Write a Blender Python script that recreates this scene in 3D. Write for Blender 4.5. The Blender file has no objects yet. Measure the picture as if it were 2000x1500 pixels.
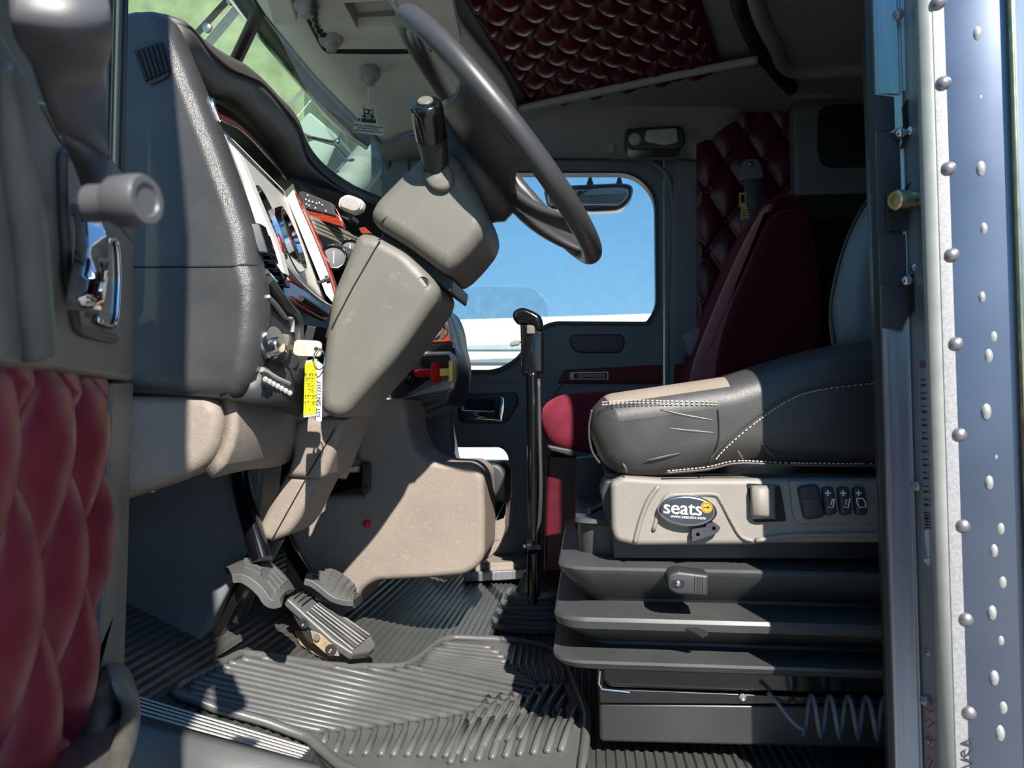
import bpy, bmesh, math, random
from math import sin, cos, pi, radians, sqrt, floor, exp
from mathutils import Vector, Matrix
from mathutils.geometry import tessellate_polygon

random.seed(7)
SC = bpy.context.scene
COL = SC.collection

# ---------------------------------------------------------------- camera
FPX = 1450.0
PITCH = radians(2.5)
CAM = Vector((0.0, 0.0, 0.56))
cd = bpy.data.cameras.new('camera')
cam = bpy.data.objects.new('camera', cd)
COL.objects.link(cam)
cam.location = CAM
cam.rotation_euler = (radians(90) + PITCH, 0, 0)
cd.sensor_fit = 'HORIZONTAL'
cd.sensor_width = 36.0
cd.lens = 36.0 * FPX / 2000.0
cd.dof.use_dof = True
cd.dof.focus_distance = 1.45
cd.dof.aperture_fstop = 9.0
cd.clip_start = 0.02
cd.clip_end = 400
SC.camera = cam

# ---------------------------------------------------------------- light
SC.view_settings.view_transform = 'Standard'
SC.view_settings.look = 'None'
SC.view_settings.gamma = 1.0
SC.view_settings.use_curve_mapping = False
SC.view_settings.exposure = 0.2

wd = bpy.data.worlds.new('sky')
SC.world = wd
wd.use_nodes = True
nt = wd.node_tree
nt.nodes.clear()
wo = nt.nodes.new('ShaderNodeOutputWorld')
bg = nt.nodes.new('ShaderNodeBackground')
tc = nt.nodes.new('ShaderNodeTexCoord')
sp = nt.nodes.new('ShaderNodeSeparateXYZ')
rm = nt.nodes.new('ShaderNodeValToRGB')
nt.links.new(tc.outputs['Generated'], sp.inputs[0])
nt.links.new(sp.outputs['Z'], rm.inputs[0])
nt.links.new(rm.outputs[0], bg.inputs[0])
nt.links.new(bg.outputs[0], wo.inputs[0])
cr = rm.color_ramp
cr.elements[0].position = 0.0
cr.elements[0].color = (0.42, 0.70, 0.92, 1)
cr.elements[1].position = 1.0
cr.elements[1].color = (0.10, 0.24, 0.55, 1)
for p, c in ((0.16, (0.25, 0.55, 0.88, 1)), (0.34, (0.15, 0.42, 0.80, 1))):
    e = cr.elements.new(p)
    e.color = c
bg.inputs[1].default_value = 1.0
# the sky is brighter on the sun's side
dt = nt.nodes.new('ShaderNodeVectorMath')
dt.operation = 'DOT_PRODUCT'
dt.inputs[1].default_value = (0.20, -0.77, 0.61)
nt.links.new(tc.outputs['Generated'], dt.inputs[0])
mp = nt.nodes.new('ShaderNodeMapRange')
mp.inputs['From Min'].default_value = 0.0
mp.inputs['From Max'].default_value = 1.0
mp.inputs['To Min'].default_value = 1.0
mp.inputs['To Max'].default_value = 1.25
nt.links.new(dt.outputs['Value'], mp.inputs[0])
nt.links.new(mp.outputs[0], bg.inputs[1])

SUN_DIR = Vector((-0.26, 1.0, -0.80)).normalized()
sd = bpy.data.lights.new('sun', 'SUN')
sd.energy = 9.0
sd.angle = radians(0.55)
sd.color = (1.0, 0.95, 0.87)
so = bpy.data.objects.new('sun', sd)
COL.objects.link(so)
so.location = (3, -10, 9)
so.rotation_euler = SUN_DIR.to_track_quat('-Z', 'Y').to_euler()

# ---------------------------------------------------------------- frame of the truck
EU = Vector((1, -0.1, 0)) / sqrt(1.01)      # towards the rear of the cab
EW = Vector((0.1, 1, 0)) / sqrt(1.01)       # across the cab
EZ = Vector((0, 0, 1))


def T(u, w, z):
    return EU * u + EW * w + EZ * z


def ray(px, py):
    a = (px - 1000) / FPX
    b = (750 - py) / FPX
    return Vector((a, cos(PITCH) - b * sin(PITCH), sin(PITCH) + b * cos(PITCH)))


def at(px, py, w):
    d = ray(px, py)
    return CAM + d * ((w - CAM.dot(EW)) / d.dot(EW))


def atz(px, py, z):
    d = ray(px, py)
    return CAM + d * ((z - CAM.z) / d.z)


def atn(px, py, p, n):
    d = ray(px, py)
    return CAM + d * ((p - CAM).dot(n) / d.dot(n))


def floor_z(p):
    t = -0.45 - p.dot(EU)
    return 0.225 * (t + sqrt(t * t + 0.006))


def atf(px, py, h=0.0):
    d = ray(px, py)
    t = 0.8
    while t < 4:
        p = CAM + d * t
        if p.z < floor_z(p) + h:
            break
        t += 0.01
    a, b = t - .01, t
    for _ in range(24):
        m = (a + b) / 2
        p = CAM + d * m
        if p.z < floor_z(p) + h:
            b = m
        else:
            a = m
    return CAM + d * b


def uwz(p):
    return p.dot(EU), p.dot(EW), p.z


# ---------------------------------------------------------------- materials
def lin(c):
    return tuple(((v / 255) / 12.92 if v / 255 <= .04045 else ((v / 255 + .055) / 1.055) ** 2.4) for v in c) + (1,)


def pm(name, rgb, rough=.5, metal=0., spec=.5, grain=None, gs=.3, var=.12, vscale=9., rvar=.08, coat=0., sheen=0.,
       wave=None, sheen_col=None, wear=None, stretch=None):
    m = bpy.data.materials.new(name)
    m.use_nodes = True
    t = m.node_tree
    b = t.nodes['Principled BSDF']
    L = t.links.new
    base = lin(rgb)
    b.inputs['Metallic'].default_value = metal
    b.inputs['Specular IOR Level'].default_value = spec
    b.inputs['Coat Weight'].default_value = coat
    b.inputs['Coat Roughness'].default_value = .08
    b.inputs['Sheen Weight'].default_value = sheen
    if sheen_col:
        b.inputs['Sheen Tint'].default_value = lin(sheen_col)
    tc = t.nodes.new('ShaderNodeTexCoord')
    src = tc.outputs['Object']
    if stretch:
        mp = t.nodes.new('ShaderNodeMapping')
        mp.inputs['Scale'].default_value = stretch
        L(src, mp.inputs[0])
        src = mp.outputs[0]
    n = t.nodes.new('ShaderNodeTexNoise')
    n.inputs['Scale'].default_value = vscale
    n.inputs['Detail'].default_value = 6
    L(src, n.inputs['Vector'])
    r = t.nodes.new('ShaderNodeValToRGB')
    r.color_ramp.elements[0].position = .3
    r.color_ramp.elements[1].position = .7
    r.color_ramp.elements[0].color = tuple(v * (1 - var) for v in base[:3]) + (1,)
    r.color_ramp.elements[1].color = tuple(min(1, v * (1 + var)) for v in base[:3]) + (1,)
    L(n.outputs['Fac'], r.inputs[0])
    col = r.outputs[0]
    if wear:
        # scuffs and dust with a shape of their own
        w = t.nodes.new('ShaderNodeTexNoise')
        w.inputs['Scale'].default_value = wear[1]
        w.inputs['Detail'].default_value = 9
        w.inputs['Roughness'].default_value = .7
        L(src, w.inputs['Vector'])
        wr = t.nodes.new('ShaderNodeValToRGB')
        wr.color_ramp.elements[0].position = wear[2]
        wr.color_ramp.elements[1].position = wear[2] + .18
        L(w.outputs['Fac'], wr.inputs[0])
        mx = t.nodes.new('ShaderNodeMixRGB')
        mx.inputs[2].default_value = lin(wear[0])
        mu = t.nodes.new('ShaderNodeMath')
        mu.operation = 'MULTIPLY'
        mu.inputs[1].default_value = wear[3]
        L(wr.outputs[0], mu.inputs[0])
        L(mu.outputs[0], mx.inputs[0])
        L(col, mx.inputs[1])
        col = mx.outputs[0]
    L(col, b.inputs['Base Color'])
    rr = t.nodes.new('ShaderNodeMapRange')
    rr.inputs['To Min'].default_value = max(.02, rough - rvar)
    rr.inputs['To Max'].default_value = min(1, rough + rvar)
    L(n.outputs['Fac'], rr.inputs[0])
    L(rr.outputs[0], b.inputs['Roughness'])
    if grain or wave:
        if wave:
            g = t.nodes.new('ShaderNodeTexWave')
            g.inputs['Scale'].default_value = wave
            g.inputs['Distortion'].default_value = .4
            L(src, g.inputs['Vector'])
            h = g.outputs['Fac']
        else:
            g = t.nodes.new('ShaderNodeTexVoronoi')
            g.feature = 'DISTANCE_TO_EDGE' if grain > 0 else 'F1'
            g.inputs['Scale'].default_value = abs(grain) * 1.9
            L(src, g.inputs['Vector'])
            h = g.outputs['Distance']
        bp = t.nodes.new('ShaderNodeBump')
        bp.inputs['Strength'].default_value = gs
        bp.inputs['Distance'].default_value = .0006
        L(h, bp.inputs['Height'])
        L(bp.outputs[0], b.inputs['Normal'])
    return m


def glass(name, tint, gl=.06, mixn=.08):
    m = bpy.data.materials.new(name)
    m.use_nodes = True
    t = m.node_tree
    t.nodes.clear()
    o = t.nodes.new('ShaderNodeOutputMaterial')
    tr = t.nodes.new('ShaderNodeBsdfTransparent')
    tr.inputs[0].default_value = lin(tint)
    g = t.nodes.new('ShaderNodeBsdfGlossy')
    g.inputs['Roughness'].default_value = gl * .2
    fr = t.nodes.new('ShaderNodeFresnel')
    fr.inputs[0].default_value = 1.45
    n = t.nodes.new('ShaderNodeTexNoise')
    n.inputs['Scale'].default_value = 30
    tc = t.nodes.new('ShaderNodeTexCoord')
    t.links.new(tc.outputs['Object'], n.inputs['Vector'])
    mr = t.nodes.new('ShaderNodeMath')
    mr.operation = 'MULTIPLY'
    mr.inputs[1].default_value = .45
    t.links.new(fr.outputs[0], mr.inputs[0])
    mx = t.nodes.new('ShaderNodeMixShader')
    t.links.new(mr.outputs[0], mx.inputs[0])
    t.links.new(tr.outputs[0], mx.inputs[1])
    t.links.new(g.outputs[0], mx.inputs[2])
    # a trace of dust on the pane
    df = t.nodes.new('ShaderNodeBsdfDiffuse')
    df.inputs[0].default_value = (.6, .6, .55, 1)
    m2 = t.nodes.new('ShaderNodeMixShader')
    mm = t.nodes.new('ShaderNodeMath')
    mm.operation = 'MULTIPLY'
    mm.inputs[1].default_value = mixn
    t.links.new(n.outputs['Fac'], mm.inputs[0])
    t.links.new(mm.outputs[0], m2.inputs[0])
    t.links.new(mx.outputs[0], m2.inputs[1])
    t.links.new(df.outputs[0], m2.inputs[2])
    t.links.new(m2.outputs[0], o.inputs[0])
    return m


M = {}
M['black_plastic'] = pm('black_plastic', (48, 49, 51), .42, grain=-650, gs=.25, var=.15)
M['dash_vinyl'] = pm('dash_vinyl', (58, 58, 58), .34, grain=-420, gs=.5, var=.2, wear=((120, 120, 116), 60, .62, .25))
M['visor_vinyl'] = pm('visor_vinyl', (70, 68, 66), .5, grain=-420, gs=.45, var=.15)
M['grey_plastic'] = pm('grey_plastic', (100, 98, 91), .5, grain=-700, gs=.12, var=.08, wear=((170, 168, 160), 22, .6, .35))
M['brown_plastic'] = pm('brown_plastic', (130, 119, 109), .55, grain=-330, gs=.7, var=.08, wear=((180, 168, 154), 150, .55, .4))
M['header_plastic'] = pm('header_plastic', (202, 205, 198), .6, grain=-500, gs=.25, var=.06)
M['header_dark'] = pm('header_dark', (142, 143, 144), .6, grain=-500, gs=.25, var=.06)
M['door_plastic'] = pm('door_plastic', (98, 95, 88), .45, grain=-420, gs=.25, var=.2, vscale=14, wear=((125, 122, 112), 16, .55, .5))
M['far_plastic'] = pm('far_plastic', (108, 111, 116), .5, grain=-380, gs=.35, var=.1)
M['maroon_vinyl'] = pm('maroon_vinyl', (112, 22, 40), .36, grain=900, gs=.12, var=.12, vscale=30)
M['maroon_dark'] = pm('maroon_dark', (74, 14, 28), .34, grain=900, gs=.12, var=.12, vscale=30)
M['velvet'] = pm('velvet', (70, 18, 30), .9, spec=.1, grain=-900, gs=.4, var=.15, vscale=60, sheen=.5, sheen_col=(190, 90, 110))
M['velvet_light'] = pm('velvet_light', (150, 92, 96), .9, spec=.1, grain=-900, gs=.4, var=.1, vscale=60, sheen=.4)
M['corduroy'] = pm('corduroy', (104, 36, 50), .9, spec=.1, wave=90, gs=.8, var=.15, vscale=40, sheen=.5, sheen_col=(220, 90, 110))
M['leather'] = pm('leather', (58, 57, 56), .38, grain=320, gs=.35, var=.12, vscale=20)
M['tan_leather'] = pm('tan_leather', (136, 124, 112), .42, grain=320, gs=.3, var=.06)
M['grey_leather'] = pm('grey_leather', (110, 116, 122), .45, grain=320, gs=.25, var=.06)
M['thread'] = pm('thread', (190, 180, 165), .8, var=.1)
M['dark_thread'] = pm('dark_thread', (24, 24, 26), .7, var=.1)
M['seat_plastic'] = pm('seat_plastic', (128, 122, 115), .5, grain=-520, gs=.35, var=.06, wear=((160, 152, 142), 200, .56, .35))
M['bellows'] = pm('bellows_rubber', (66, 68, 68), .42, grain=-500, gs=.15, var=.12, wear=((110, 110, 106), 26, .66, .4))
M['rubber'] = pm('floor_rubber', (70, 70, 69), .36, grain=-300, gs=.15, var=.2, wear=((120, 112, 100), 40, .66, .25))
M['mat_rubber'] = pm('mat_rubber', (84, 84, 83), .42, grain=-300, gs=.2, var=.15, wear=((130, 125, 116), 24, .6, .35))
M['black_paint'] = pm('black_paint', (16, 16, 18), .22, var=.2, coat=.5)
M['black_gloss'] = pm('black_gloss', (14, 14, 16), .16, var=.2, coat=.6)
M['black_metal'] = pm('black_metal', (46, 46, 46), .35, var=.2, wear=((140, 120, 90), 50, .72, .4))
M['void'] = pm('dark_recess', (14, 14, 16), .7, var=.2)
M['chrome'] = pm('chrome', (220, 222, 225), .08, 1., var=.02, rvar=.04)
M['worn_chrome'] = pm('worn_chrome', (190, 192, 194), .2, 1., var=.06, rvar=.08)
M['silver'] = pm('silver_trim', (178, 178, 174), .35, .45, var=.03)
M['silver_paint'] = pm('silver_paint', (200, 199, 194), .4, .15, var=.03)
M['aluminium'] = pm('aluminium', (176, 180, 184), .36, .8, var=.12, vscale=5, stretch=(20, 20, 1), wear=((120, 122, 124), 6, .58, .3))
M['blue_aluminium'] = pm('brushed_aluminium', (168, 180, 196), .35, .85, var=.1, vscale=5, stretch=(30, 30, 1))
M['sandy_aluminium'] = pm('sandy_aluminium', (146, 145, 146), .55, .25, var=.16, vscale=260, grain=-600, gs=.3)
M['skin_metal'] = pm('polished_skin', (110, 118, 134), .3, .85, var=.12, vscale=4)
M['rivet'] = pm('rivet_metal', (150, 148, 150), .35, .75, var=.1)
M['tape'] = pm('black_tape', (52, 52, 58), .5, var=.2, vscale=20)
M['brass'] = pm('plated_steel', (190, 178, 140), .25, 1., var=.12, vscale=60)
M['wood'] = pm('red_wood', (92, 22, 14), .16, var=.45, vscale=14, coat=.3, stretch=(1, 1, 12))
M['wood_far'] = pm('dull_red_wood', (104, 34, 30), .45, spec=.15, var=.35, vscale=14, stretch=(1, 1, 12))
M['wheel'] = pm('wheel_vinyl', (58, 58, 60), .40, grain=-700, gs=.15, var=.12, wear=((110, 106, 98), 40, .64, .3))
M['wood_bright'] = pm('bright_red_wood', (130, 44, 26), .2, var=.3, vscale=14, coat=.8, stretch=(1, 1, 12))
M['face_black'] = pm('gauge_face', (20, 22, 26), .25, var=.2)
M['red'] = pm('red_plastic', (190, 22, 34), .35, var=.06)
M['yellow'] = pm('yellow_plastic', (226, 205, 110), .45, var=.05)
M['bright_yellow'] = pm('yellow_tag', (244, 228, 10), .5, var=.04)
M['white'] = pm('white_plastic', (225, 225, 225), .5, var=.03)
M['lilac_white'] = pm('pale_tag', (196, 196, 208), .5, var=.03)
M['cream'] = pm('cream_plastic', (214, 196, 160), .45, var=.1, vscale=60)
M['ink'] = pm('black_ink', (24, 26, 30), .6, var=.1)
M['card'] = pm('freshener_card', (176, 176, 166), .7, var=.04)
M['orange'] = pm('orange_print', (232, 150, 30), .4, var=.04)
M['badge_face'] = pm('badge_face', (44, 50, 58), .25, var=.06, coat=.5)
M['grey_glaze'] = pm('grey_device', (150, 148, 144), .5, var=.1, vscale=90)
M['belt'] = pm('belt_webbing', (92, 92, 94), .7, wave=160, gs=.5, var=.1)
M['label_tan'] = pm('tan_label', (190, 170, 110), .6, var=.1)
M['rust'] = pm('dusty_steel', (150, 132, 104), .7, .2, var=.3, vscale=60)
M['handle_plastic'] = pm('handle_plastic', (78, 77, 80), .42, grain=-600, gs=.12, var=.06)
M['hose_grey'] = pm('hose_grey', (92, 98, 106), .3, var=.1)
M['leaves'] = pm('leaves', (26, 38, 34), .8, var=.5, vscale=6, grain=-14, gs=1)
M['concrete'] = pm('concrete', (118, 116, 112), .85, grain=-60, gs=.2, var=.1, vscale=2)
M['plaster'] = pm('pale_plaster', (124, 138, 110), .85, grain=-40, gs=.2, var=.3, vscale=5)
M['trailer_white'] = pm('trailer_white', (232, 232, 226), .4, var=.03, vscale=2)
M['trailer_grey'] = pm('trailer_band', (150, 166, 166), .4, var=.03, vscale=2)
M['curtain'] = pm('curtain_cloth', (70, 14, 24), .9, spec=.1, var=.2, vscale=30, sheen=.4, sheen_col=(150, 60, 70))
M['lens'] = pm('clear_lens', (165, 165, 162), .15, grain=240, gs=.9, var=.1, vscale=50)
M['glass'] = glass('side_glass', (246, 250, 250))
M['glass_band'] = glass('banded_glass', (252, 254, 254), mixn=.14)
M['green_glass'] = glass('green_windscreen', (214, 230, 208), mixn=.06)
M['mint_glass'] = glass('mint_glass', (232, 246, 242))
M['mottled_pipe'] = pm('mottled_pipe', (150, 162, 162), .5, var=.3, vscale=9)
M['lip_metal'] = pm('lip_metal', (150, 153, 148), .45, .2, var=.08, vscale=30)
M['sill_grey'] = pm('sill_grey', (74, 74, 75), .5, grain=-300, gs=.2, var=.12)
M['visor_dark'] = pm('visor_dark', (26, 30, 30), .5, spec=.2)
M['mirror'] = pm('mirror_face', (190, 200, 205), .05, 1., var=.04, vscale=6)


# ---------------------------------------------------------------- mesh builder
class G:
    def __init__(s):
        s.v, s.f, s.mi = [], [], []

    def add(s, vs, fs, mi=0):
        o = len(s.v)
        s.v += [Vector(v) for v in vs]
        for f in fs:
            s.f.append([i + o for i in f])
            s.mi.append(mi)
        return s

    def loft(s, loops, caps=True, closed=True, mi=0):
        n = len(loops[0])
        vs = [p for l in loops for p in l]
        fs = []
        for a in range(len(loops) - 1):
            for i in range(n if closed else n - 1):
                j = (i + 1) % n
                fs.append([a * n + i, a * n + j, (a + 1) * n + j, (a + 1) * n + i])
        if caps and closed:
            fs.append(list(range(n))[::-1])
            fs.append([(len(loops) - 1) * n + i for i in range(n)])
        return s.add(vs, fs, mi)

    def grid(s, rows, mi=0):
        return s.loft(rows, False, False, mi)

    def prism(s, pts, vec, mi=0):
        pts = [Vector(p) for p in pts]
        return s.loft([pts, [p + vec for p in pts]], True, True, mi)

    def plate(s, outer, holes, vec, mi=0):
        loops = [[Vector(p) for p in outer]] + [[Vector(p) for p in h] for h in holes]
        flat = [p for l in loops for p in l]
        tris = tessellate_polygon(loops)
        n = len(flat)
        fs = [list(t) for t in tris] + [[i + n for i in t][::-1] for t in tris]
        o = 0
        for l in loops:
            k = len(l)
            for i in range(k):
                a, b = o + i, o + (i + 1) % k
                fs.append([a, b, b + n, a + n])
            o += k
        return s.add(flat + [p + vec for p in flat], fs, mi)

    def box(s, c, ax, ay, az, mi=0):
        c, ax, ay, az = map(Vector, (c, ax, ay, az))
        vs = [c + ax * i + ay * j + az * k for i in (-1, 1) for j in (-1, 1) for k in (-1, 1)]
        return s.add(vs, [[0, 1, 3, 2], [4, 6, 7, 5], [0, 4, 5, 1], [2, 3, 7, 6], [0, 2, 6, 4], [1, 5, 7, 3]], mi)

    def tube(s, path, r, n=12, closed=False, caps=True, flat=1., up=None, mi=0):
        P = [Vector(p) for p in path]
        m = len(P)
        rr = r if isinstance(r, (list, tuple)) else [r] * m
        loops = []
        nrm = None
        for i in range(m):
            if closed:
                t = (P[(i + 1) % m] - P[i - 1])
            else:
                t = P[min(i + 1, m - 1)] - P[max(i - 1, 0)]
            t.normalize()
            if nrm is None:
                a = Vector(up) if up else (EZ if abs(t.z) < .9 else Vector((1, 0, 0)))
                nrm = (a - t * a.dot(t)).normalized()
            else:
                nrm = (nrm - t * nrm.dot(t))
                if nrm.length < 1e-6:
                    nrm = t.orthogonal()
                nrm.normalize()
            b = t.cross(nrm)
            loops.append([P[i] + (nrm * cos(2 * pi * k / n) * rr[i] * flat + b * sin(2 * pi * k / n) * rr[i]) for k in range(n)])
        if closed:
            loops.append(loops[0])
            return s.loft(loops, False, True, mi)
        return s.loft(loops, caps, True, mi)

    def lathe(s, o, ax, prof, n=28, mi=0, ex=None):
        o = Vector(o)
        ax = Vector(ax).normalized()
        a = Vector(ex).normalized() if ex is not None else ax.orthogonal().normalized()
        b = ax.cross(a)
        loops = [[o + ax * t + (a * cos(2 * pi * k / n) + b * sin(2 * pi * k / n)) * max(r, 1e-4) for k in range(n)] for t, r in prof]
        return s.loft(loops, True, True, mi)

    def ball(s, c, r, ax=None, squash=1., n=14, mi=0):
        ax = Vector(ax) if ax else EZ
        prof = [(-cos(pi * k / 8) * r * squash, max(sin(pi * k / 8) * r, r * .02)) for k in range(9)]
        return s.lathe(c, ax, prof, n, mi)

    def text(s, body, o, xd, yd, size, depth=.0006, align='CENTER', mi=0):
        cu = bpy.data.curves.new('lettering', 'FONT')
        cu.body = body
        cu.size = size
        cu.align_x = align
        cu.align_y = 'CENTER'
        cu.extrude = depth
        cu.resolution_u = 3
        ob = bpy.data.objects.new('lettering', cu)
        COL.objects.link(ob)
        dg = bpy.context.evaluated_depsgraph_get()
        dg.update()
        me = bpy.data.meshes.new_from_object(ob.evaluated_get(dg))
        xd = Vector(xd).normalized()
        yd = Vector(yd)
        yd = (yd - xd * yd.dot(xd)).normalized()
        zd = xd.cross(yd)
        o = Vector(o)
        s.add([o + xd * v.co.x + yd * v.co.y + zd * v.co.z for v in me.vertices], [list(p.vertices) for p in me.polygons], mi)
        bpy.data.objects.remove(ob)
        bpy.data.curves.remove(cu)
        bpy.data.meshes.remove(me)
        return s

    def obj(s, name, mat, parent=None, bevel=0, seg=2, sub=0, smooth=True, ang=40, solid=0, offset=0., wn=False, loc=None):
        me = bpy.data.meshes.new(name)
        if parent is not None:
            org = ORG[parent]
        elif loc is not None:
            org = Vector(loc)
        else:
            xs = [v.x for v in s.v]
            ys = [v.y for v in s.v]
            org = Vector(((min(xs) + max(xs)) / 2, (min(ys) + max(ys)) / 2, min(v.z for v in s.v)))
        me.from_pydata([v - org for v in s.v], [], s.f)
        bm = bmesh.new()
        bm.from_mesh(me)
        bmesh.ops.remove_doubles(bm, verts=bm.verts, dist=1e-5)
        bmesh.ops.recalc_face_normals(bm, faces=bm.faces)
        bm.to_mesh(me)
        bm.free()
        mats = mat if isinstance(mat, (list, tuple)) else [mat]
        for m in mats:
            me.materials.append(M[m])
        if len(mats) > 1 and len(me.polygons) == len(s.mi):
            me.polygons.foreach_set('material_index', s.mi)
        if smooth:
            me.polygons.foreach_set('use_smooth', [True] * len(me.polygons))
            if ang < 180:
                me.set_sharp_from_angle(angle=radians(ang))
        o = bpy.data.objects.new(name, me)
        COL.objects.link(o)
        o.location = org - (ORG[parent] if parent is not None else Vector())
        if parent is not None:
            o.parent = parent
        ORG[o] = org
        if solid:
            k = o.modifiers.new('thick', 'SOLIDIFY')
            k.thickness = solid
            k.offset = offset
        if bevel:
            k = o.modifiers.new('bevel', 'BEVEL')
            k.width = bevel
            k.segments = seg
            k.limit_method = 'ANGLE'
            k.angle_limit = radians(35)
            k.harden_normals = True
        if sub:
            k = o.modifiers.new('sub', 'SUBSURF')
            k.levels = sub
            k.render_levels = sub
        if wn:
            k = o.modifiers.new('wn', 'WEIGHTED_NORMAL')
            k.keep_sharp = True
        return o


ORG = {}


def thing(name, label, cat, loc, group=None):
    o = bpy.data.objects.new(name, None)
    o.empty_display_size = .05
    COL.objects.link(o)
    o.location = loc
    ORG[o] = Vector(loc)
    o['label'] = label
    o['category'] = cat
    if group:
        o['group'] = group
    return o


def tag(o, label, cat, group=None):
    o['label'] = label
    o['category'] = cat
    if group:
        o['group'] = group
    return o


def struct(o):
    o['kind'] = 'structure'
    return o


class PL(list):
    raw = None


def rp(pts, n=5, r0=0):
    """corner-rounded polygon in pixels; each point (x, y[, r])"""
    out = PL()
    out.raw = ([tuple(p[:2]) for p in pts], [p[2] if len(p) > 2 else r0 for p in pts], n)
    k = len(pts)
    for i in range(k):
        p = pts[i]
        r = p[2] if len(p) > 2 else r0
        c = Vector((p[0], p[1]))
        if r <= 0:
            out.append((c.x, c.y))
            continue
        a = Vector(pts[i - 1][:2]) - c
        b = Vector(pts[(i + 1) % k][:2]) - c
        d = min(r, a.length * .49, b.length * .49)
        A, B = c + a.normalized() * d, c + b.normalized() * d
        for j in range(n + 1):
            t = j / n
            q = A * (1 - t) ** 2 + c * 2 * t * (1 - t) + B * t * t
            out.append((q.x, q.y))
    return out


def smooth(pts, n=6, closed=False):
    """Catmull-Rom through points of any dimension"""
    P = [Vector(p) for p in pts]
    m = len(P)
    out = []
    segs = m if closed else m - 1
    for i in range(segs):
        if closed:
            p0, p1, p2, p3 = P[i - 1], P[i], P[(i + 1) % m], P[(i + 2) % m]
        else:
            p0, p1, p2, p3 = P[max(i - 1, 0)], P[i], P[i + 1], P[min(i + 2, m - 1)]
        for j in range(n):
            t = j / n
            out.append(.5 * ((2 * p1) + (p2 - p0) * t + (2 * p0 - 5 * p1 + 4 * p2 - p3) * t * t + (3 * p1 - p0 - 3 * p2 + p3) * t ** 3))
    if not closed:
        out.append(P[-1])
    return out


def inset(poly, d):
    """offset a closed world-space polygon inwards, in the plane u-z"""
    q = [Vector((p.dot(EU), p.z)) for p in poly]
    area = sum(q[i - 1].x * q[i].y - q[i].x * q[i - 1].y for i in range(len(q)))
    sg = 1 if area > 0 else -1
    out = []
    n = len(q)
    for i in range(n):
        a = (q[i] - q[i - 1])
        b = (q[(i + 1) % n] - q[i])
        if a.length < 1e-7:
            a = b
        if b.length < 1e-7:
            b = a
        a = a.normalized()
        b = b.normalized()
        na, nb = Vector((-a.y, a.x)) * sg, Vector((-b.y, b.x)) * sg
        m = na + nb
        if m.length < 1e-4:
            m = na
        m.normalize()
        k = d / max(.5, m.dot(na))
        out.append(poly[i] + EU * m.x * k + EZ * m.y * k)
    return out


def rounded(poly, rad, n):
    """round the corners of a world-space polygon with the given radii"""
    out = []
    k = len(poly)
    for i in range(k):
        r = rad[i]
        c = poly[i]
        if r <= 0:
            out.append(c.copy())
            continue
        a, b = poly[i - 1] - c, poly[(i + 1) % k] - c
        d = min(r, a.length * .49, b.length * .49)
        A, B = c + a.normalized() * d, c + b.normalized() * d
        for j in range(n + 1):
            t = j / n
            out.append(A * (1 - t) ** 2 + c * 2 * t * (1 - t) + B * t * t)
    return out


def pillow(g, px, w0, w1, r, steps=5, back=0., bulge=0., mi=0):
    """slab with a rounded front edge; px is its outline where the rounding ends"""
    raw = getattr(px, 'raw', None)
    if raw:
        pts, rad, n = raw
        base = [at(x, y, w0 + r) - EW * r for x, y in pts]
        sc = (w0 + r) / FPX
        rad = [q * sc for q in rad]
        lay = lambda d: rounded(inset(base, d), [max(q - d * .6, q * .25) if q > 0 else 0 for q in rad], n)
    else:
        base = [at(x, y, w0 + r) - EW * r for x, y in px]
        lay = lambda d: inset(base, d)
    loops = []
    if bulge:
        ins = lay(r)
        c = sum(ins, Vector()) / len(ins)
        for k in (.75, .5, .25):
            loops.append([c + (p - c) * (1 - k) - EW * bulge * (1 - (1 - k) ** 2) for p in ins])
    for k in range(steps + 1):
        a = pi / 2 * k / steps
        loops.append([p + EW * r * (1 - cos(a)) for p in lay(r * (1 - sin(a)))])
    if back:
        for k in range(steps + 1):
            a = pi / 2 * k / steps
            loops.append([p + EW * ((w1 - w0) - back * (1 - sin(a))) for p in lay(back * (1 - cos(a)))])
    else:
        loops.append([p + EW * (w1 - w0) for p in lay(0)])
    return g.loft(loops, True, True, mi)


def slab(px, w0, w1):
    return G().prism([at(x, y, w0) for x, y in px], EW * (w1 - w0))


def hole_plate(px, holes, w0, w1):
    return G().plate([at(x, y, w0) for x, y in px], [[at(x, y, w0) for x, y in h] for h in holes], EW * (w1 - w0))


def quad(c, u, v, a, b):
    """bilinear point on corners c = (00, 10, 11, 01)"""
    return c[0] * (1 - u) * (1 - v) + c[1] * u * (1 - v) + c[2] * u * v + c[3] * (1 - u) * v


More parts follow.
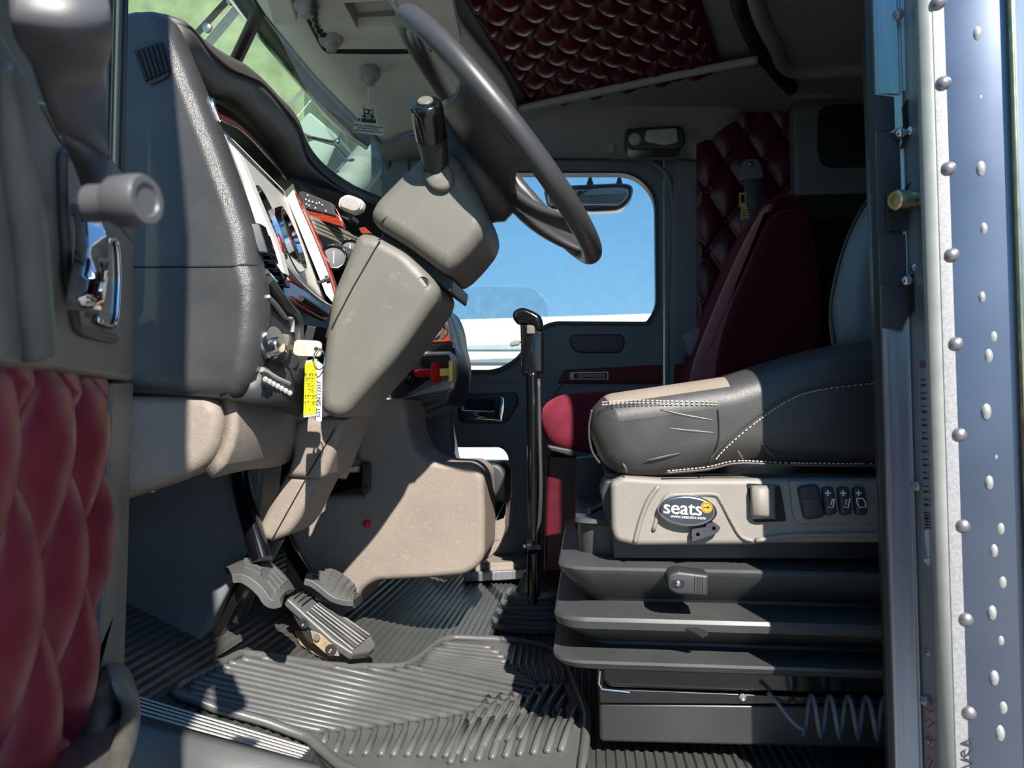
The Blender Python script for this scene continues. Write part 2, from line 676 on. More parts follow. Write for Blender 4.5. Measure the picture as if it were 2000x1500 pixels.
def tuft(corners, nu, nv, cu, cv, depth, inv=1, power=.45, off=(0, 0)):
    """diamond-tufted sheet on a bilinear patch, with the places of its buttons"""
    rows = []
    c = [Vector(p) for p in corners]
    nrm = (c[1] - c[0]).cross(c[3] - c[0]).normalized() * inv
    for j in range(nv + 1):
        row = []
        for i in range(nu + 1):
            u, v = i / nu, j / nv
            a = u * cu + v * cv + off[0]
            b = u * cu - v * cv + off[1]
            fa = abs(sin(pi * a))
            fb = abs(sin(pi * b))
            h = (fa * fb) ** power
            d = sqrt((abs((a + .5) % 1 - .5)) ** 2 + (abs((b + .5) % 1 - .5)) ** 2)
            h -= .35 * exp(-(d / .10) ** 2)
            edge = min(u, 1 - u, v, 1 - v)
            h *= min(1, edge * 18 + .0)
            row.append(quad(c, u, v, 0, 0) + nrm * depth * h)
        rows.append(row)
    btn = []
    for ia in range(-60, 60):
        for ib in range(-60, 60):
            a, b = ia - off[0], ib - off[1]
            u, v = (a + b) / 2 / cu, (a - b) / 2 / cv
            if .015 < u < .985 and .015 < v < .985:
                btn.append(quad(c, u, v, 0, 0))
    return G().grid(rows), btn, nrm


def buttons(btn, nrm, r, mat, parent, lift=.0):
    first = None
    for p in btn[:100]:
        if first is None:
            first = G().ball(p + nrm * lift, r, nrm, .5, 10).obj('button', mat, parent, ang=180)
            f0 = p
        else:
            o = first.copy()
            COL.objects.link(o)
            o.location = first.location + (p - f0)
            ORG[o] = ORG[parent]

# ================================================================ setting
# floor: ribbed rubber running across the cab, rising to the toe board
def build_floor():
    us = []
    u = -1.0
    while u < 1.45:
        if -.95 < u < .55:
            us += [(u, 0), (u + .003, .0045), (u + .0085, .0045), (u + .0115, 0)]
            u += .016
        else:
            us.append((u, 0))
            u += .1
    rows = []
    for w in (1.02, 1.25, 1.5, 1.8, 2.1, 2.4, 2.72):
        row = []
        for u, h in us:
            p = T(u, w, 0)
            p.z = floor_z(p) + h - .0045
            row.append(p)
        rows.append(row)
    rows = [r + [Vector((r[-1].x, r[-1].y, -.06)), Vector((r[0].x, r[0].y, -.06))] for r in rows]
    o = G().loft(rows).obj('floor', 'rubber', smooth=False, loc=T(0, 1.02, -.02))
    return struct(o)


build_floor()

# ground outside and what stands on it
gr = G()
gr.box((0, 0, -1.25), (60, 0, 0), (0, 60, 0), (0, 0, .05))
struct(gr.obj('ground', 'concrete', smooth=False))


def outside():
    # pale wall beyond the windscreen
    t = thing('building', 'pale plastered building wall seen through the windscreen beyond the hood', 'building', (-6, 6.5, -1.2))
    g = G()
    g.box((-7.75, 8.0, 1.6), (5.9, 0, 0), (0, 1.5, 0), (0, 0, 2.8))
    g.obj('wall', 'plaster', t, smooth=False)
    g = G()
    g.box((-7.75, 8.0, 4.46), (6.0, 0, 0), (0, 1.6, 0), (0, 0, .06))
    g.obj('roof', 'aluminium', t, smooth=False)
    # dark trees beside it
    random.seed(11)
    for k, (tx, ty, hh, lab) in enumerate(((-2.75, 11.6, 5.9, 'dark tree beside the pale building, seen through the windscreen'), (-3.3, 15.2, 6.6, 'dark tree just left of the white trailer, behind the pale pipe'))):
        t = thing('tree', lab, 'tree', (tx, ty, -1.2))
        G().tube([(tx, ty, -1.2), (tx + .05, ty, .2), (tx, ty + .05, 1.4)], [.14, .11, .08], 10).obj('trunk', 'rust', t)
        g = G()
        for i in range(26):
            a, b = random.uniform(0, 2 * pi), random.uniform(-.9, .9)
            r = random.uniform(.2, .78)
            c = Vector((tx + cos(a) * r, ty + sin(a) * r, 1.3 + hh / 2 + b * hh / 2))
            g.ball(c, random.uniform(.30, .55), (random.uniform(-1, 1), random.uniform(-1, 1), 1), random.uniform(.7, 1.1), 10)
        g.obj('foliage', 'leaves', t, ang=180)
    # white trailer beyond the passenger window
    t = thing('trailer', 'white trailer parked outside beyond the passenger window', 'trailer', (0, 6, -1.2))
    def tr(px0, py0, px1, py1, w0, w1, m, n):
        g = slab([(px0, py0), (px1, py0 - 13 * (px1 - px0) / 420), (px1, py1), (px0, py1)], w0, w1)
        return g.obj(n, m, t, bevel=.02)
    tr(760, 628, 1500, 900, 6.0, 8.4, 'trailer_white', 'body')
    tr(762, 678, 1500, 684, 5.98, 6.0, 'trailer_grey', 'band')
    tr(762, 706, 1500, 709, 5.97, 6.0, 'aluminium', 'rail')
    g = slab([(760, 900), (1440, 900), (1440, 1010), (760, 1010)], 6.2, 8.2)
    g.obj('chassis', 'black_paint', t, smooth=False)
    for px in (830, 960, 1300):
        c = at(px, 1060, 6.15)
        G().lathe(c, EW, [(0, .05), (0, .42), (.03, .47), (.22, .47), (.25, .42), (.25, .05)], 32).obj('wheel', 'black_metal', t)


outside()

# ---------------------------------------------------------------- far side of the cab
WD = 2.66


def far_side():
    win = rp([(850, 338), (1236, 338, 40), (1279, 380, 45), (1281, 560, 20), (1281, 600, 30), (1262, 628, 4), (1066, 627, 26), (1030, 668, 30), (1008, 700, 35), (970, 722, 45), (880, 722), (850, 722)])
    peep = rp([(872, 874), (980, 874, 16), (993, 890, 18), (993, 1020, 20), (985, 1045, 30), (872, 1045)])
    ops = [(700, 305), (1302, 305), (1302, 1140), (700, 1140)]
    t = thing('truck_door', 'closed passenger door with blue sky in its window, behind the shifter', 'truck door', at(1060, 1130, WD))
    g = hole_plate([(800, 312), (1296, 312), (1296, 1132), (800, 1132)], [win, peep], WD, WD + .05)
    g.obj('door_panel', 'far_plastic', t, bevel=.004)
    # raised lower pad with its seam
    g = hole_plate(rp([(868, 748), (1098, 748), (1052, 818), (1040, 1120), (868, 1120)]), [rp([(872, 868), (984, 868, 16), (1000, 886, 18), (1000, 1020, 20), (992, 1050, 30), (872, 1050)])], WD - .012, WD)
    g.obj('lower_pad', 'far_plastic', t, bevel=.003)
    g = hole_plate(rp([(846, 334), (1240, 334, 40), (1284, 376, 45), (1287, 600, 30), (1266, 634, 4), (1068, 633, 26), (1034, 672, 30), (1012, 705, 35), (974, 729, 45), (846, 729)]),
                   [win], WD - .014, WD + .02)
    g.obj('window_seal', 'black_plastic', t, bevel=.002)
    # window pane and peep pane
    slab([(852, 339), (1283, 339), (1283, 724), (852, 724)], WD + .026, WD + .030).obj('window_pane', 'glass', t, smooth=False)
    slab([(872, 876), (990, 876), (990, 1044), (872, 1044)], WD + .026, WD + .030).obj('peep_pane', 'mint_glass', t, smooth=False)
    # paler vent-wing area of the pane
    slab(rp([(852, 560), (1040, 560, 30), (1070, 590, 30), (1070, 640), (852, 640)]), WD + .022, WD + .0255).obj('vent_pane', 'glass_band', t, smooth=False)
    # armrest pull
    g = G()
    pillow(g, rp([(1108, 654, 18), (1215, 652, 18), (1222, 668, 16), (1214, 690, 20), (1120, 690, 18)]), WD - .006, WD + .01, .006)
    g.obj('pull_recess', 'black_plastic', t)
    # wood strip with nameplate
    slab([(1088, 748), (1102, 722), (1292, 712), (1292, 748)], WD - .016, WD).obj('wood_strip', 'wood_far', t, bevel=.003)
    g = G()
    g.plate([at(x, y, WD - .021) for x, y in [(1113, 727), (1188, 726), (1188, 741), (1113, 741)]],
            [[at(x, y, WD - .021) for x, y in [(1115, 729), (1186, 728), (1186, 739.5), (1115, 739.5)]]], EW * .006)
    g.box(at(1118.5, 734, WD - .018), EU * .004, EW * .002, EZ * .008)
    g.text('KENWORTH', at(1155, 734.3, WD - .0185), EU, EZ, .0165, .001)
    g.obj('nameplate', 'silver_paint', t, smooth=False)
    # inside handle
    g = G()
    pillow(g, rp([(890, 770, 12), (1012, 766, 14), (1012, 790), (990, 828, 14), (896, 826, 14)]), WD - .02, WD + .0, .006)
    g.obj('handle_bezel', 'black_plastic', t)
    g = slab(rp([(908, 779, 6), (968, 779, 6), (966, 806, 6), (910, 806, 6)]), WD - .024, WD - .019)
    g.obj('handle_cup', 'void', t)
    g = G()
    pillow(g, rp([(894, 776, 6), (903, 774, 4), (906, 800, 3), (964, 802, 4), (972, 790, 4), (976, 774, 4), (986, 775, 5), (986, 800, 6), (981, 825, 4), (970, 822, 4), (905, 818, 4), (895, 808, 4)]), WD - .034, WD - .02, .004, steps=3)
    g.obj('door_handle', 'chrome', t)
    # small bolt
    # wall round the door
    g = hole_plate([(745, -300), (1368, -300), (1368, 1150), (650, 1150), (650, 420), (745, 420)], [[(797, 421), (797, 1135), (1300, 1135), (1300, 308), (797, 308)]], WD - .012, WD + .07)
    struct(g.obj('wall_passenger', 'far_plastic', bevel=.004))
    # door frame ridge round the window
    g = G()
    p = [at(x, y, WD - .012) for x, y in smooth([(960, 302), (1150, 302), (1240, 308), (1290, 330), (1312, 380), (1322, 560), (1326, 760)], 5)]
    g.tube(p, .012, 10)
    struct(g.obj('trim_1', 'far_plastic'))
    # B pillar cover on the far side
    g = G()
    pillow(g, rp([(1318, 312), (1366, 316), (1366, 700), (1352, 1130), (1302, 1130), (1308, 620)]), WD - .06, WD, .012)
    struct(g.obj('trim_2', 'far_plastic'))
    slab([(1318, 712), (1368, 706), (1368, 746), (1316, 748)], WD - .07, WD - .05).obj('wood_trim', 'wood_far', bevel=.004)


far_side()
tag(bpy.data.objects['wood_trim'], 'short red wood trim piece on the far pillar beside the passenger seat', 'trim')


def far_back():
    # tufted wall behind the passenger seat
    t = thing('tufted_wall_panel', 'dark maroon buttoned wall panel behind the passenger seat belt', 'wall panel', at(1450, 760, 2.62))
    c = [at(1360, 770, 2.58), at(1560, 770, 2.58), at(1560, 150, 2.58), at(1360, 150, 2.58)]
    g, b, n = tuft(c, 80, 200, 2.7, 5.4, .022, 1, .4, (.30, .12))
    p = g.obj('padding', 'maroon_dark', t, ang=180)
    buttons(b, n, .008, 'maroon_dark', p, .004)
    # rear cab wall
    g = slab([(1548, -400), (2100, -400), (2100, 1250), (1548, 1250)], 2.56, 2.62)
    struct(g.obj('wall_sleeper', 'far_plastic', smooth=False))
    g = G()
    g.prism([T(1.12, 1.04, -.05), T(1.12, 2.75, -.05), T(1.12, 2.75, 1.75), T(1.12, 1.04, 1.75)], EU * .03)
    struct(g.obj('wall_rear', 'far_plastic', smooth=False))
    # shelf opening in the sleeper wall
    g = G()
    pillow(g, rp([(1548, 196), (1720, 186), (1720, 380), (1552, 384)]), 2.50, 2.56, .012)
    t = thing('sleeper_cabinet', 'dark grey sleeper cabinet with a rounded niche at the upper right', 'cabinet', at(1640, 384, 2.53))
    g.obj('body', 'far_plastic', t)
    g = G()
    pillow(g, rp([(1598, 205, 26), (1720, 195), (1720, 326), (1605, 327, 26), (1596, 290, 12)]), 2.493, 2.5, .003)
    g.obj('niche', 'void', t)
    # soffit above it
    g = G()
    pillow(g, rp([(1535, 128), (1720, 120), (1720, 192), (1548, 196)]), 2.44, 2.56, .012)
    g.obj('soffit', 'far_plastic', t)
    # arch of the sleeper opening
    g = G()
    pts = smooth([(1435, -60), (1450, 20), (1482, 90), (1520, 140), (1545, 176)], 5)
    g.tube([at(x, y, 2.40) for x, y in pts], .025, 10, flat=.8)
    struct(g.obj('trim_3', 'header_dark'))
    g = G().tube([atz(x, y, 1.592) for x, y in smooth([(1432, -60), (1448, 20), (1480, 90), (1516, 140), (1545, 172)], 5)], .022, 10)
    struct(g.obj('trim_10', 'void'))
    g = G().tube([atz(x, y, 1.596) for x, y in smooth([(1462, -60), (1480, 20), (1512, 86), (1548, 138), (1700, 134)], 5)], .022, 10)
    struct(g.obj('trim_11', 'header_dark'))
    g = slab([(1450, -200), (1480, 40), (1535, 135), (1720, 128), (1720, -200)], 2.42, 2.5)
    struct(g.obj('wall_arch', 'far_plastic', smooth=False))
    # shelf line and curtain
    g = slab([(1552, 384), (1720, 376), (1720, 430), (1552, 430)], 2.47, 2.54)
    struct(g.obj('trim_4', 'void', bevel=.004))
    rows = []
    for z in (430, 700, 900):
        rows.append([at(1545 + 1.5 * i, z, 2.46 + .014 * sin(i * .75)) for i in range(120)])
    tag(G().grid(rows).obj('curtain', 'curtain', solid=.004), 'dark maroon pleated curtain hanging behind the passenger seat back', 'curtain')


far_back()

# driver-side shell: skin behind the pillar, cowl ahead of the door
g = G()
g.prism([T(.46, .90, -.9), T(1.5, .90, -.9), T(1.5, .90, 2.1), T(.46, .90, 2.1)], EW * .03)
struct(g.obj('wall_driver', 'aluminium', smooth=False))
g = G()
g.prism([T(-.72, 1.02, -.1), T(-1.2, 1.02, -.1), T(-1.2, 1.02, 1.0), T(-.72, 1.02, 1.0)], EW * .02)
struct(g.obj('wall_cowl', 'black_plastic', smooth=False))


def overhead():
    # ceiling shell (headliner of the cab)
    zc = 1.60
    g = G()
    g.prism([T(-.62, 1.58, zc), T(1.15, 1.58, zc), T(1.15, 2.75, zc), T(-.62, 2.75, zc)], EZ * .24)
    # the roof falls away to the rear above the door opening
    prof = [(-.62, 1.81), (-.22, 1.81), (.28, 1.50), (1.15, 1.50)]
    g.loft([[T(u, w, z) for u, z in prof] + [T(u, w, z + .06) for u, z in prof[::-1]] for w in (1.06, 1.60)])
    g.prism([T(-.62, 1.575, 1.60), T(-.1, 1.575, 1.60), T(.26, 1.575, 1.49), T(1.15, 1.575, 1.49), T(1.15, 1.575, 1.86), T(-.62, 1.575, 1.86)], EW * .03)
    struct(g.obj('ceiling', 'header_dark', smooth=False))
    # tufted headliner
    t = thing('tufted_headliner', 'maroon diamond-buttoned padding on the ceiling above the steering wheel', 'headliner', atz(1150, 100, 1.56))
    c = [atz(858, -75, 1.585), atz(1345, -75, 1.585), atz(1414, 138, 1.585), atz(1040, 213, 1.585)]
    g, b, n = tuft(c, 200, 240, 5.9, 6.3, .034, -1, .42, (.2, .45))
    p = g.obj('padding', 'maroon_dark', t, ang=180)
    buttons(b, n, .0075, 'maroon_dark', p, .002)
    # side header over the passenger door with the lamp
    A = [atz(1412, 130, 1.535), atz(1040, 206, 1.535), atz(900, 236, 1.535)]
    rows = [[atz(x, y, 1.545) for x, y in ((880, 245), (1040, 206), (1200, 172), (1410, 129), (1480, 116))],
            [at(x, y, 2.42) for x, y in ((880, 262), (1040, 220), (1200, 184), (1412, 142), (1476, 140))],
            [at(x, y, 2.50) for x, y in ((880, 288), (1040, 262), (1210, 225), (1400, 190), (1462, 172))],
            [at(x, y, 2.58) for x, y in ((880, 305), (1040, 290), (1210, 280), (1380, 272), (1440, 230))],
            [at(x, y, 2.64) for x, y in ((880, 318), (1040, 306), (1210, 308), (1360, 310), (1400, 296))]]
    r2 = []
    for r in rows:
        r2.append(smooth(r, 4))
    cols = list(zip(*r2))
    cols = [smooth(c, 4) for c in cols]
    o = G().grid(cols).obj('trim_5', 'header_dark', solid=.02, offset=0, ang=60)
    struct(o)
    # dome lamp
    t = thing('dome_lamp', 'reading lamp with clear ribbed lens above the passenger window', 'lamp', at(1280, 295, 2.5))
    g = G()
    pillow(g, rp([(1220, 252, 12), (1335, 245, 14), (1340, 280, 14), (1326, 293, 12), (1224, 294, 14)]), 2.47, 2.55, .01)
    g.obj('housing', 'black_plastic', t)
    g = G()
    pillow(g, rp([(1262, 254, 5), (1322, 250, 6), (1325, 278, 5), (1300, 284, 6), (1258, 276, 5)]), 2.462, 2.48, .004)
    g.obj('lens', 'lens', t)
    g = G().lathe(at(1240, 273, 2.475), -EW, [(0, .021), (.006, .021), (.012, .015), (.013, .002)], 24)
    g.obj('map_light', 'lens', t)
    g = G()
    pillow(g, rp([(1186, 281, 3), (1200, 281, 3), (1200, 297, 3), (1186, 297, 3)]), 2.57, 2.6, .003)
    tag(g.obj('wall_hook', 'header_dark'), 'small grey coat hook plate left of the reading lamp', 'hook')

    # front header above the windscreen
    P = lambda x, y, z: atz(x, y, z)
    rows = []
    A0, A1 = P(490, -40, 1.53), P(752, 290, 1.505)
    B0, B1 = P(880, -60, 1.555), P(1010, 215, 1.54)
    pa = smooth([P(455, -90, 1.535), P(510, 15, 1.53), P(560, 78, 1.53), P(620, 150, 1.53), P(690, 222, 1.52), P(745, 278, 1.51)], 5)
    pb = smooth([P(840, -120, 1.555), P(872, 0, 1.555), P(905, 60, 1.555), P(945, 110, 1.55), P(985, 160, 1.55), P(1010, 212, 1.545)], 5)
    for k in range(7):
        s = k / 6
        rows.append([a.lerp(b, s) + EZ * .012 * sin(pi * s) for a, b in zip(pa, pb)])
    o = G().grid(rows).obj('header', 'header_plastic', solid=.02, offset=1)
    struct(o)
    o.name = 'trim_6'
    # far end of the header down to the passenger door corner
    g = G()
    g.grid([[P(700, 232, 1.51), P(745, 280, 1.51), P(1010, 214, 1.54)], [at(754, 300, 2.62), at(757, 312, 2.64), at(1010, 300, 2.64)]])
    struct(g.obj('trim_7', 'header_dark', solid=.01))
    # console tray set in the header
    t = thing('overhead_console', 'grey overhead console panel with an open cubby above the steering wheel', 'console', P(720, 80, 1.5))
    zc = 1.512
    edge = rp([(560, -60), (628, 84, 24), (650, 96, 20), (800, 96), (900, 80), (870, -60)])
    hole = [(671, 6), (758, 1), (790, 53), (698, 57)]
    g = G().plate([P(x, y, zc) for x, y in edge], [[P(x, y, zc) for x, y in hole]], EZ * .03)
    g.obj('panel', 'header_plastic', t, bevel=.004)
    g = G()
    a = [P(x, y, zc + .002) for x, y in hole]
    c = sum(a, Vector()) / 4
    bb = [c + (p - c) * .96 + EZ * .12 for p in a]
    g.loft([a, bb], False, True)
    g.add(bb, [[0, 1, 2, 3]])
    g.obj('cubby', 'header_dark', t, smooth=False, solid=.004)
    g = G().prism([P(x, y, zc - .004) for x, y in [(764, 3), (770, 3), (796, 50), (788, 52)]], EZ * .02)
    g.obj('cubby_rail', 'header_plastic', t, bevel=.002)
    g = G().tube([P(x, y, zc + .006) for x, y in smooth([(552, -60), (600, 30), (628, 84), (640, 97), (660, 99), (800, 99), (890, 86)], 4)], .008, 8)
    g.obj('shadow_seam', 'void', t)
    # two knobs on the header
    for (x, y, r, lab) in ((646, 74, .030, 'grey coat button on the console above a dangling black strap'), (722, 143, .030, 'grey ceiling button from which the truck-shaped card hangs')):
        z = zc if y < 100 else 1.532
        g = G().lathe(P(x, y, z), (.1, -.15, -1), [(-.01, r), (.006, r), (.014, r * .9), (.018, r * .55), (.026, r * .42), (.034, r * .45), (.038, r * .25), (.039, .001)], 28)
        tag(g.obj('ceiling_button', 'header_dark'), lab, 'button')
    g = G().lathe(P(598, 6, zc), (.1, -.15, -1), [(-.01, .03), (.006, .03), (.014, .027), (.018, .018), (.034, .012), (.036, .001)], 28)
    tag(g.obj('ceiling_button', 'header_dark'), 'grey ceiling button at the top end of the black strap', 'button')
    # strap between the two console buttons
    pts = [P(x, y, zc - .03) for x, y in smooth([(612, -10), (614, 18), (616, 40), (622, 58), (632, 70)], 5)]
    g = G().tube(pts, [.0095 + .0025 * sin(i * 2.1) for i in range(len(pts))], 8, flat=.6)
    tag(g.obj('strap', 'black_metal'), 'twisted black strap hanging between two ceiling buttons', 'strap')
    # sun visor corner
    g = G()
    g.prism([P(x, y, 1.50) for x, y in rp([(500, -60), (545, -60), (575, 20), (582, 42, 8), (572, 50, 8), (532, 50, 10)])], EZ * .02)
    tag(g.obj('sun_visor', 'header_plastic', bevel=.006, seg=3), 'grey sun visor folded against the top of the windscreen', 'sun visor')


overhead()


def air_freshener():
    w = 2.02
    t = thing('air_freshener', 'pale truck-shaped cardboard air freshener hanging on a thin string', 'air freshener', at(720, 265, w))
    k = lambda x, y: (550 + x / 5, y / 5)
    out = rp([k(*p) for p in [(848, 1008), (872, 1018), (890, 1030), (915, 1030), (912, 1060), (935, 1120), (945, 1160), (945, 1215), (990, 1222), (1002, 1250), (1000, 1318), (975, 1330), (720, 1290), (698, 1275), (700, 1195), (718, 1180), (765, 1186), (768, 1130), (785, 1075), (775, 1035), (790, 1015), (825, 1022)]], 3, 3)
    slab(out, w, w + .002).obj('card', 'card', t, smooth=False)
    g = G()
    wf = w - .0008
    def blk(p, mi):
        g.prism([at(*k(*q), wf) for q in p], EW * .0006, mi)
    g.add([], [])
    # truck print: stacks, cab, windows, grille, bumper
    blk([(800, 1035), (806, 1035), (806, 1130), (800, 1130)], 0)
    blk([(892, 1050), (898, 1050), (898, 1140), (892, 1140)], 0)
    blk([(812, 1062), (886, 1072), (888, 1130), (908, 1140), (920, 1175), (922, 1205), (776, 1190), (778, 1160), (790, 1125), (808, 1120)], 0)
    wf = w - .0014
    for a in ((815, 1076, 840, 1102), (860, 1082, 884, 1108)):
        blk([(a[0], a[1]), (a[2], a[1] + 2), (a[2], a[3]), (a[0], a[3] - 2)], 1)
    for i in range(5):
        x = 822 + i * 11
        blk([(x, 1112), (x + 5, 1113), (x + 5, 1165), (x, 1164)], 1)
    blk([(778, 1140), (804, 1144), (804, 1154), (778, 1150)], 1)
    blk([(890, 1152), (914, 1155), (914, 1165), (890, 1162)], 1)
    ex, ez = EU * .98 - EZ * .13, EZ
    g.text('7815 W CALIFORNIA AVE.', at(*k(846, 1233), w - .001), ex, ez, .0076, .0003)
    g.text('SALT LAKE CITY UT 84104', at(*k(846, 1256), w - .001), ex, ez, .0052, .0003)
    g.text('SALTLAKETRUCKPARTS.COM', at(*k(846, 1281), w - .001), ex, ez, .0062, .0003)
    g.obj('print', ['ink', 'card'], t, smooth=False)
    p = [at(719.6, 203, w), at(719.4, 180, w), at(718.8, 158, w), at(721, 148, w)]
    G().tube(p, .0012, 6).obj('string', 'white', t)
    G().tube([at(720 + 5 * cos(a), 148 + 6 * sin(a), w) for a in [i * pi / 6 for i in range(12)]], .0016, 6, closed=True).obj('knot', 'white', t)


air_freshener()


def windscreen():
    # panes run from the driver-side post to the centre and back to the far corner
    t = thing('windscreen', 'two-pane green-tinted windscreen above the dashboard', 'windscreen', T(-.95, 1.9, 1.1))
    a_t, a_b = T(-.80, 1.06, 1.56), T(-.86, 1.06, 1.02)
    c_t, c_b = at(512, 10, 1.80), at(440, 160, 1.86)
    c_b = c_t + (c_b - c_t) * 2.4
    f_t, f_b = at(756, 290, 2.66), at(750, 470, 2.72)
    G().add([a_t, c_t, c_b, a_b], [[0, 1, 2, 3]]).obj('pane', 'green_glass', t, smooth=False)
    G().add([c_t, f_t, f_b, c_b], [[0, 1, 2, 3]]).obj('pane', 'green_glass', t, smooth=False)
    # drop visor outside along the top edge
    d = (c_b - c_t).normalized()
    G().tube([c_t - d * .02, c_b], .019, 8, flat=.7).obj('centre_post', 'black_paint', t, ang=30)
    # rubber surround
    g = G()
    g.tube([at(x, y, w) for x, y, w in smooth([(455, -90, 1.70), (512, 8, 1.80), (560, 76, 1.95), (620, 149, 2.15), (690, 224, 2.4), (738, 270, 2.58), (756, 296, 2.64), (760, 330, 2.66), (757, 365, 2.68), (745, 400, 2.7)], 5)], .014, 10)
    g.obj('seal', 'black_plastic', t)
    g = G()
    g.tube([c_t + (a_t - c_t) * s for s in (0, .5, 1)], .014, 10)
    g.obj('seal', 'black_plastic', t)


windscreen()


def outer_visor():
    t = thing('outer_visor', 'dark underside of the drop visor outside along the windscreen top', 'visor', at(600, 150, 2.3))
    top = smooth([at(x, y, w) for x, y, w in [(440, -110, 1.80), (508, 2, 1.88), (556, 72, 2.02), (616, 145, 2.22), (688, 222, 2.47), (738, 268, 2.68)]], 5)
    low = smooth([at(x, y, w) for x, y, w in [(410, -60, 1.92), (484, 38, 2.0), (542, 110, 2.14), (596, 174, 2.34), (654, 240, 2.58), (716, 288, 2.78)]], 5)
    G().grid([top, low]).obj('blade', 'visor_dark', t, solid=.006)
    G().tube(low, .010, 8).obj('rim', 'worn_chrome', t)


outer_visor()


def exterior_front():
    k = lambda x, y: (250 + x / 3, y / 3)
    # wiper arms with bolts outside the windscreen
    def bar(pts, w0, w1, wid, m, name, lab, cat, bolts=(), grp=None):
        t = thing(name, lab, cat, at(*k(*pts[0]), w0), grp)
        a, b = at(*k(*pts[0]), w0), at(*k(*pts[1]), w1)
        G().tube([a, a.lerp(b, .5), b], wid, 4, flat=.35, up=EZ).obj('arm', m, t, bevel=.002, ang=20)
        for x, y, r in bolts:
            s = (Vector((x, y)) - Vector(pts[0])).length / (Vector(pts[1]) - Vector(pts[0])).length
            c = at(*k(x, y), w0 + (w1 - w0) * s)
            G().lathe(c - EW * wid, -EW, [(-.01, r), (.006, r), (.010, r * .6), (.011, .001)], 6).obj('bolt', 'worn_chrome', t)
        return t
    bar([(430, 300), (730, -60)], 2.30, 2.36, .045, 'aluminium', 'visor_bracket', 'wide bolted metal bracket outside the left part of the windscreen', 'bracket', [(505, 205, .016), (640, 45, .016)])
    bar([(345, 260), (640, -60)], 2.33, 2.39, .030, 'black_metal', 'visor_bracket', 'dark flat bar left of the wide bolted bracket outside the windscreen', 'bracket')
    bar([(925, 640), (1135, 400)], 2.75, 2.80, .022, 'worn_chrome', 'visor_bracket', 'bright metal bracket outside below the right end of the windscreen top', 'bracket', [(1113, 465, .010)])
    bar([(960, 720), (1125, 525)], 2.74, 2.80, .007, 'worn_chrome', 'mirror_arm', 'thin bright mirror arm beside the lower metal bracket', 'mirror arm')


exterior_front()


def exterior_front2():
    k = lambda x, y: (250 + x / 3, y / 3)
    t = thing('wiper_arm', 'thin jointed wiper arm crossing the far end of the windscreen', 'wiper', at(*k(1230, 830), 2.95))
    g = G().tube([at(*k(1050, 800), 2.92), at(*k(1140, 818), 2.94), at(*k(1225, 835), 2.96)], .006, 8)
    g.obj('link', 'black_metal', t)
    g = G().tube([at(*k(1225, 835), 2.96), at(*k(1300, 690), 2.96)], .005, 8)
    g.obj('arm', 'worn_chrome', t)
    for x, y in ((1225, 832), (1285, 668), (1320, 692)):
        G().ball(at(*k(x, y), 2.95), .014, EW, .8).obj('joint', 'worn_chrome', t)
    # pale exhaust stack and hood beyond the far corner
    t = thing('exhaust_stack', 'pale mottled pipe leaning outside the far corner of the windscreen', 'pipe', at(665, 372, 3.1))
    a, b = at(*k(1270, 1110), 3.1), at(*k(1490, 850), 3.3)
    d = (b - a)
    G().tube([Vector((a.x, a.y, -1.2)), a - d * .5, a, b, b + d * .5], .078, 24).obj('pipe', 'mottled_pipe', t)
    G().tube([a - d * .1, a - d * .06], .085, 24).obj('clamp', 'aluminium', t)
    # top of the hood: blue-green flank
    t = thing('fender', 'pale blue-grey fender top beyond the thin wiper arm at the far end of the windscreen', 'fender', at(620, 330, 3.5))
    slab(rp([(572, 252), (603, 217, 6), (661, 266, 8), (655, 282, 6), (612, 270)]), 3.4, 3.9).obj('top_panel', 'trailer_grey', t, bevel=.01)
    slab(rp([(600, 277), (612, 273), (655, 285), (636, 328, 6), (612, 310)]), 3.38, 3.9).obj('side_panel', 'trailer_grey', t, bevel=.01)
    slab([(600, 300), (640, 300), (640, 2300), (600, 2300)], 3.5, 3.8).obj('support', 'black_paint', t)
    t = thing('hood', 'unseen white truck hood before the windscreen, added to bounce sunlight onto the header', 'hood', T(-1.6, 1.85, -.2))
    g = G()  # hidden by the dash; added in white to reflect sun up to the header
    rows = []
    for s in range(17):
        a = -pi / 2 + s / 16 * pi
        f, k = (1 if sin(a) > 0 else -1) * abs(sin(a)) ** .5, abs(cos(a)) ** .6
        rows.append([T(-u - 1.02, 1.85 + f * .80, -.2 + (1.14 - .06 * u) * k) for u in (0, .4, .9, 1.6)])
    g.grid(rows)
    g.obj('panel', 'trailer_white', t, solid=.01)


exterior_front2()


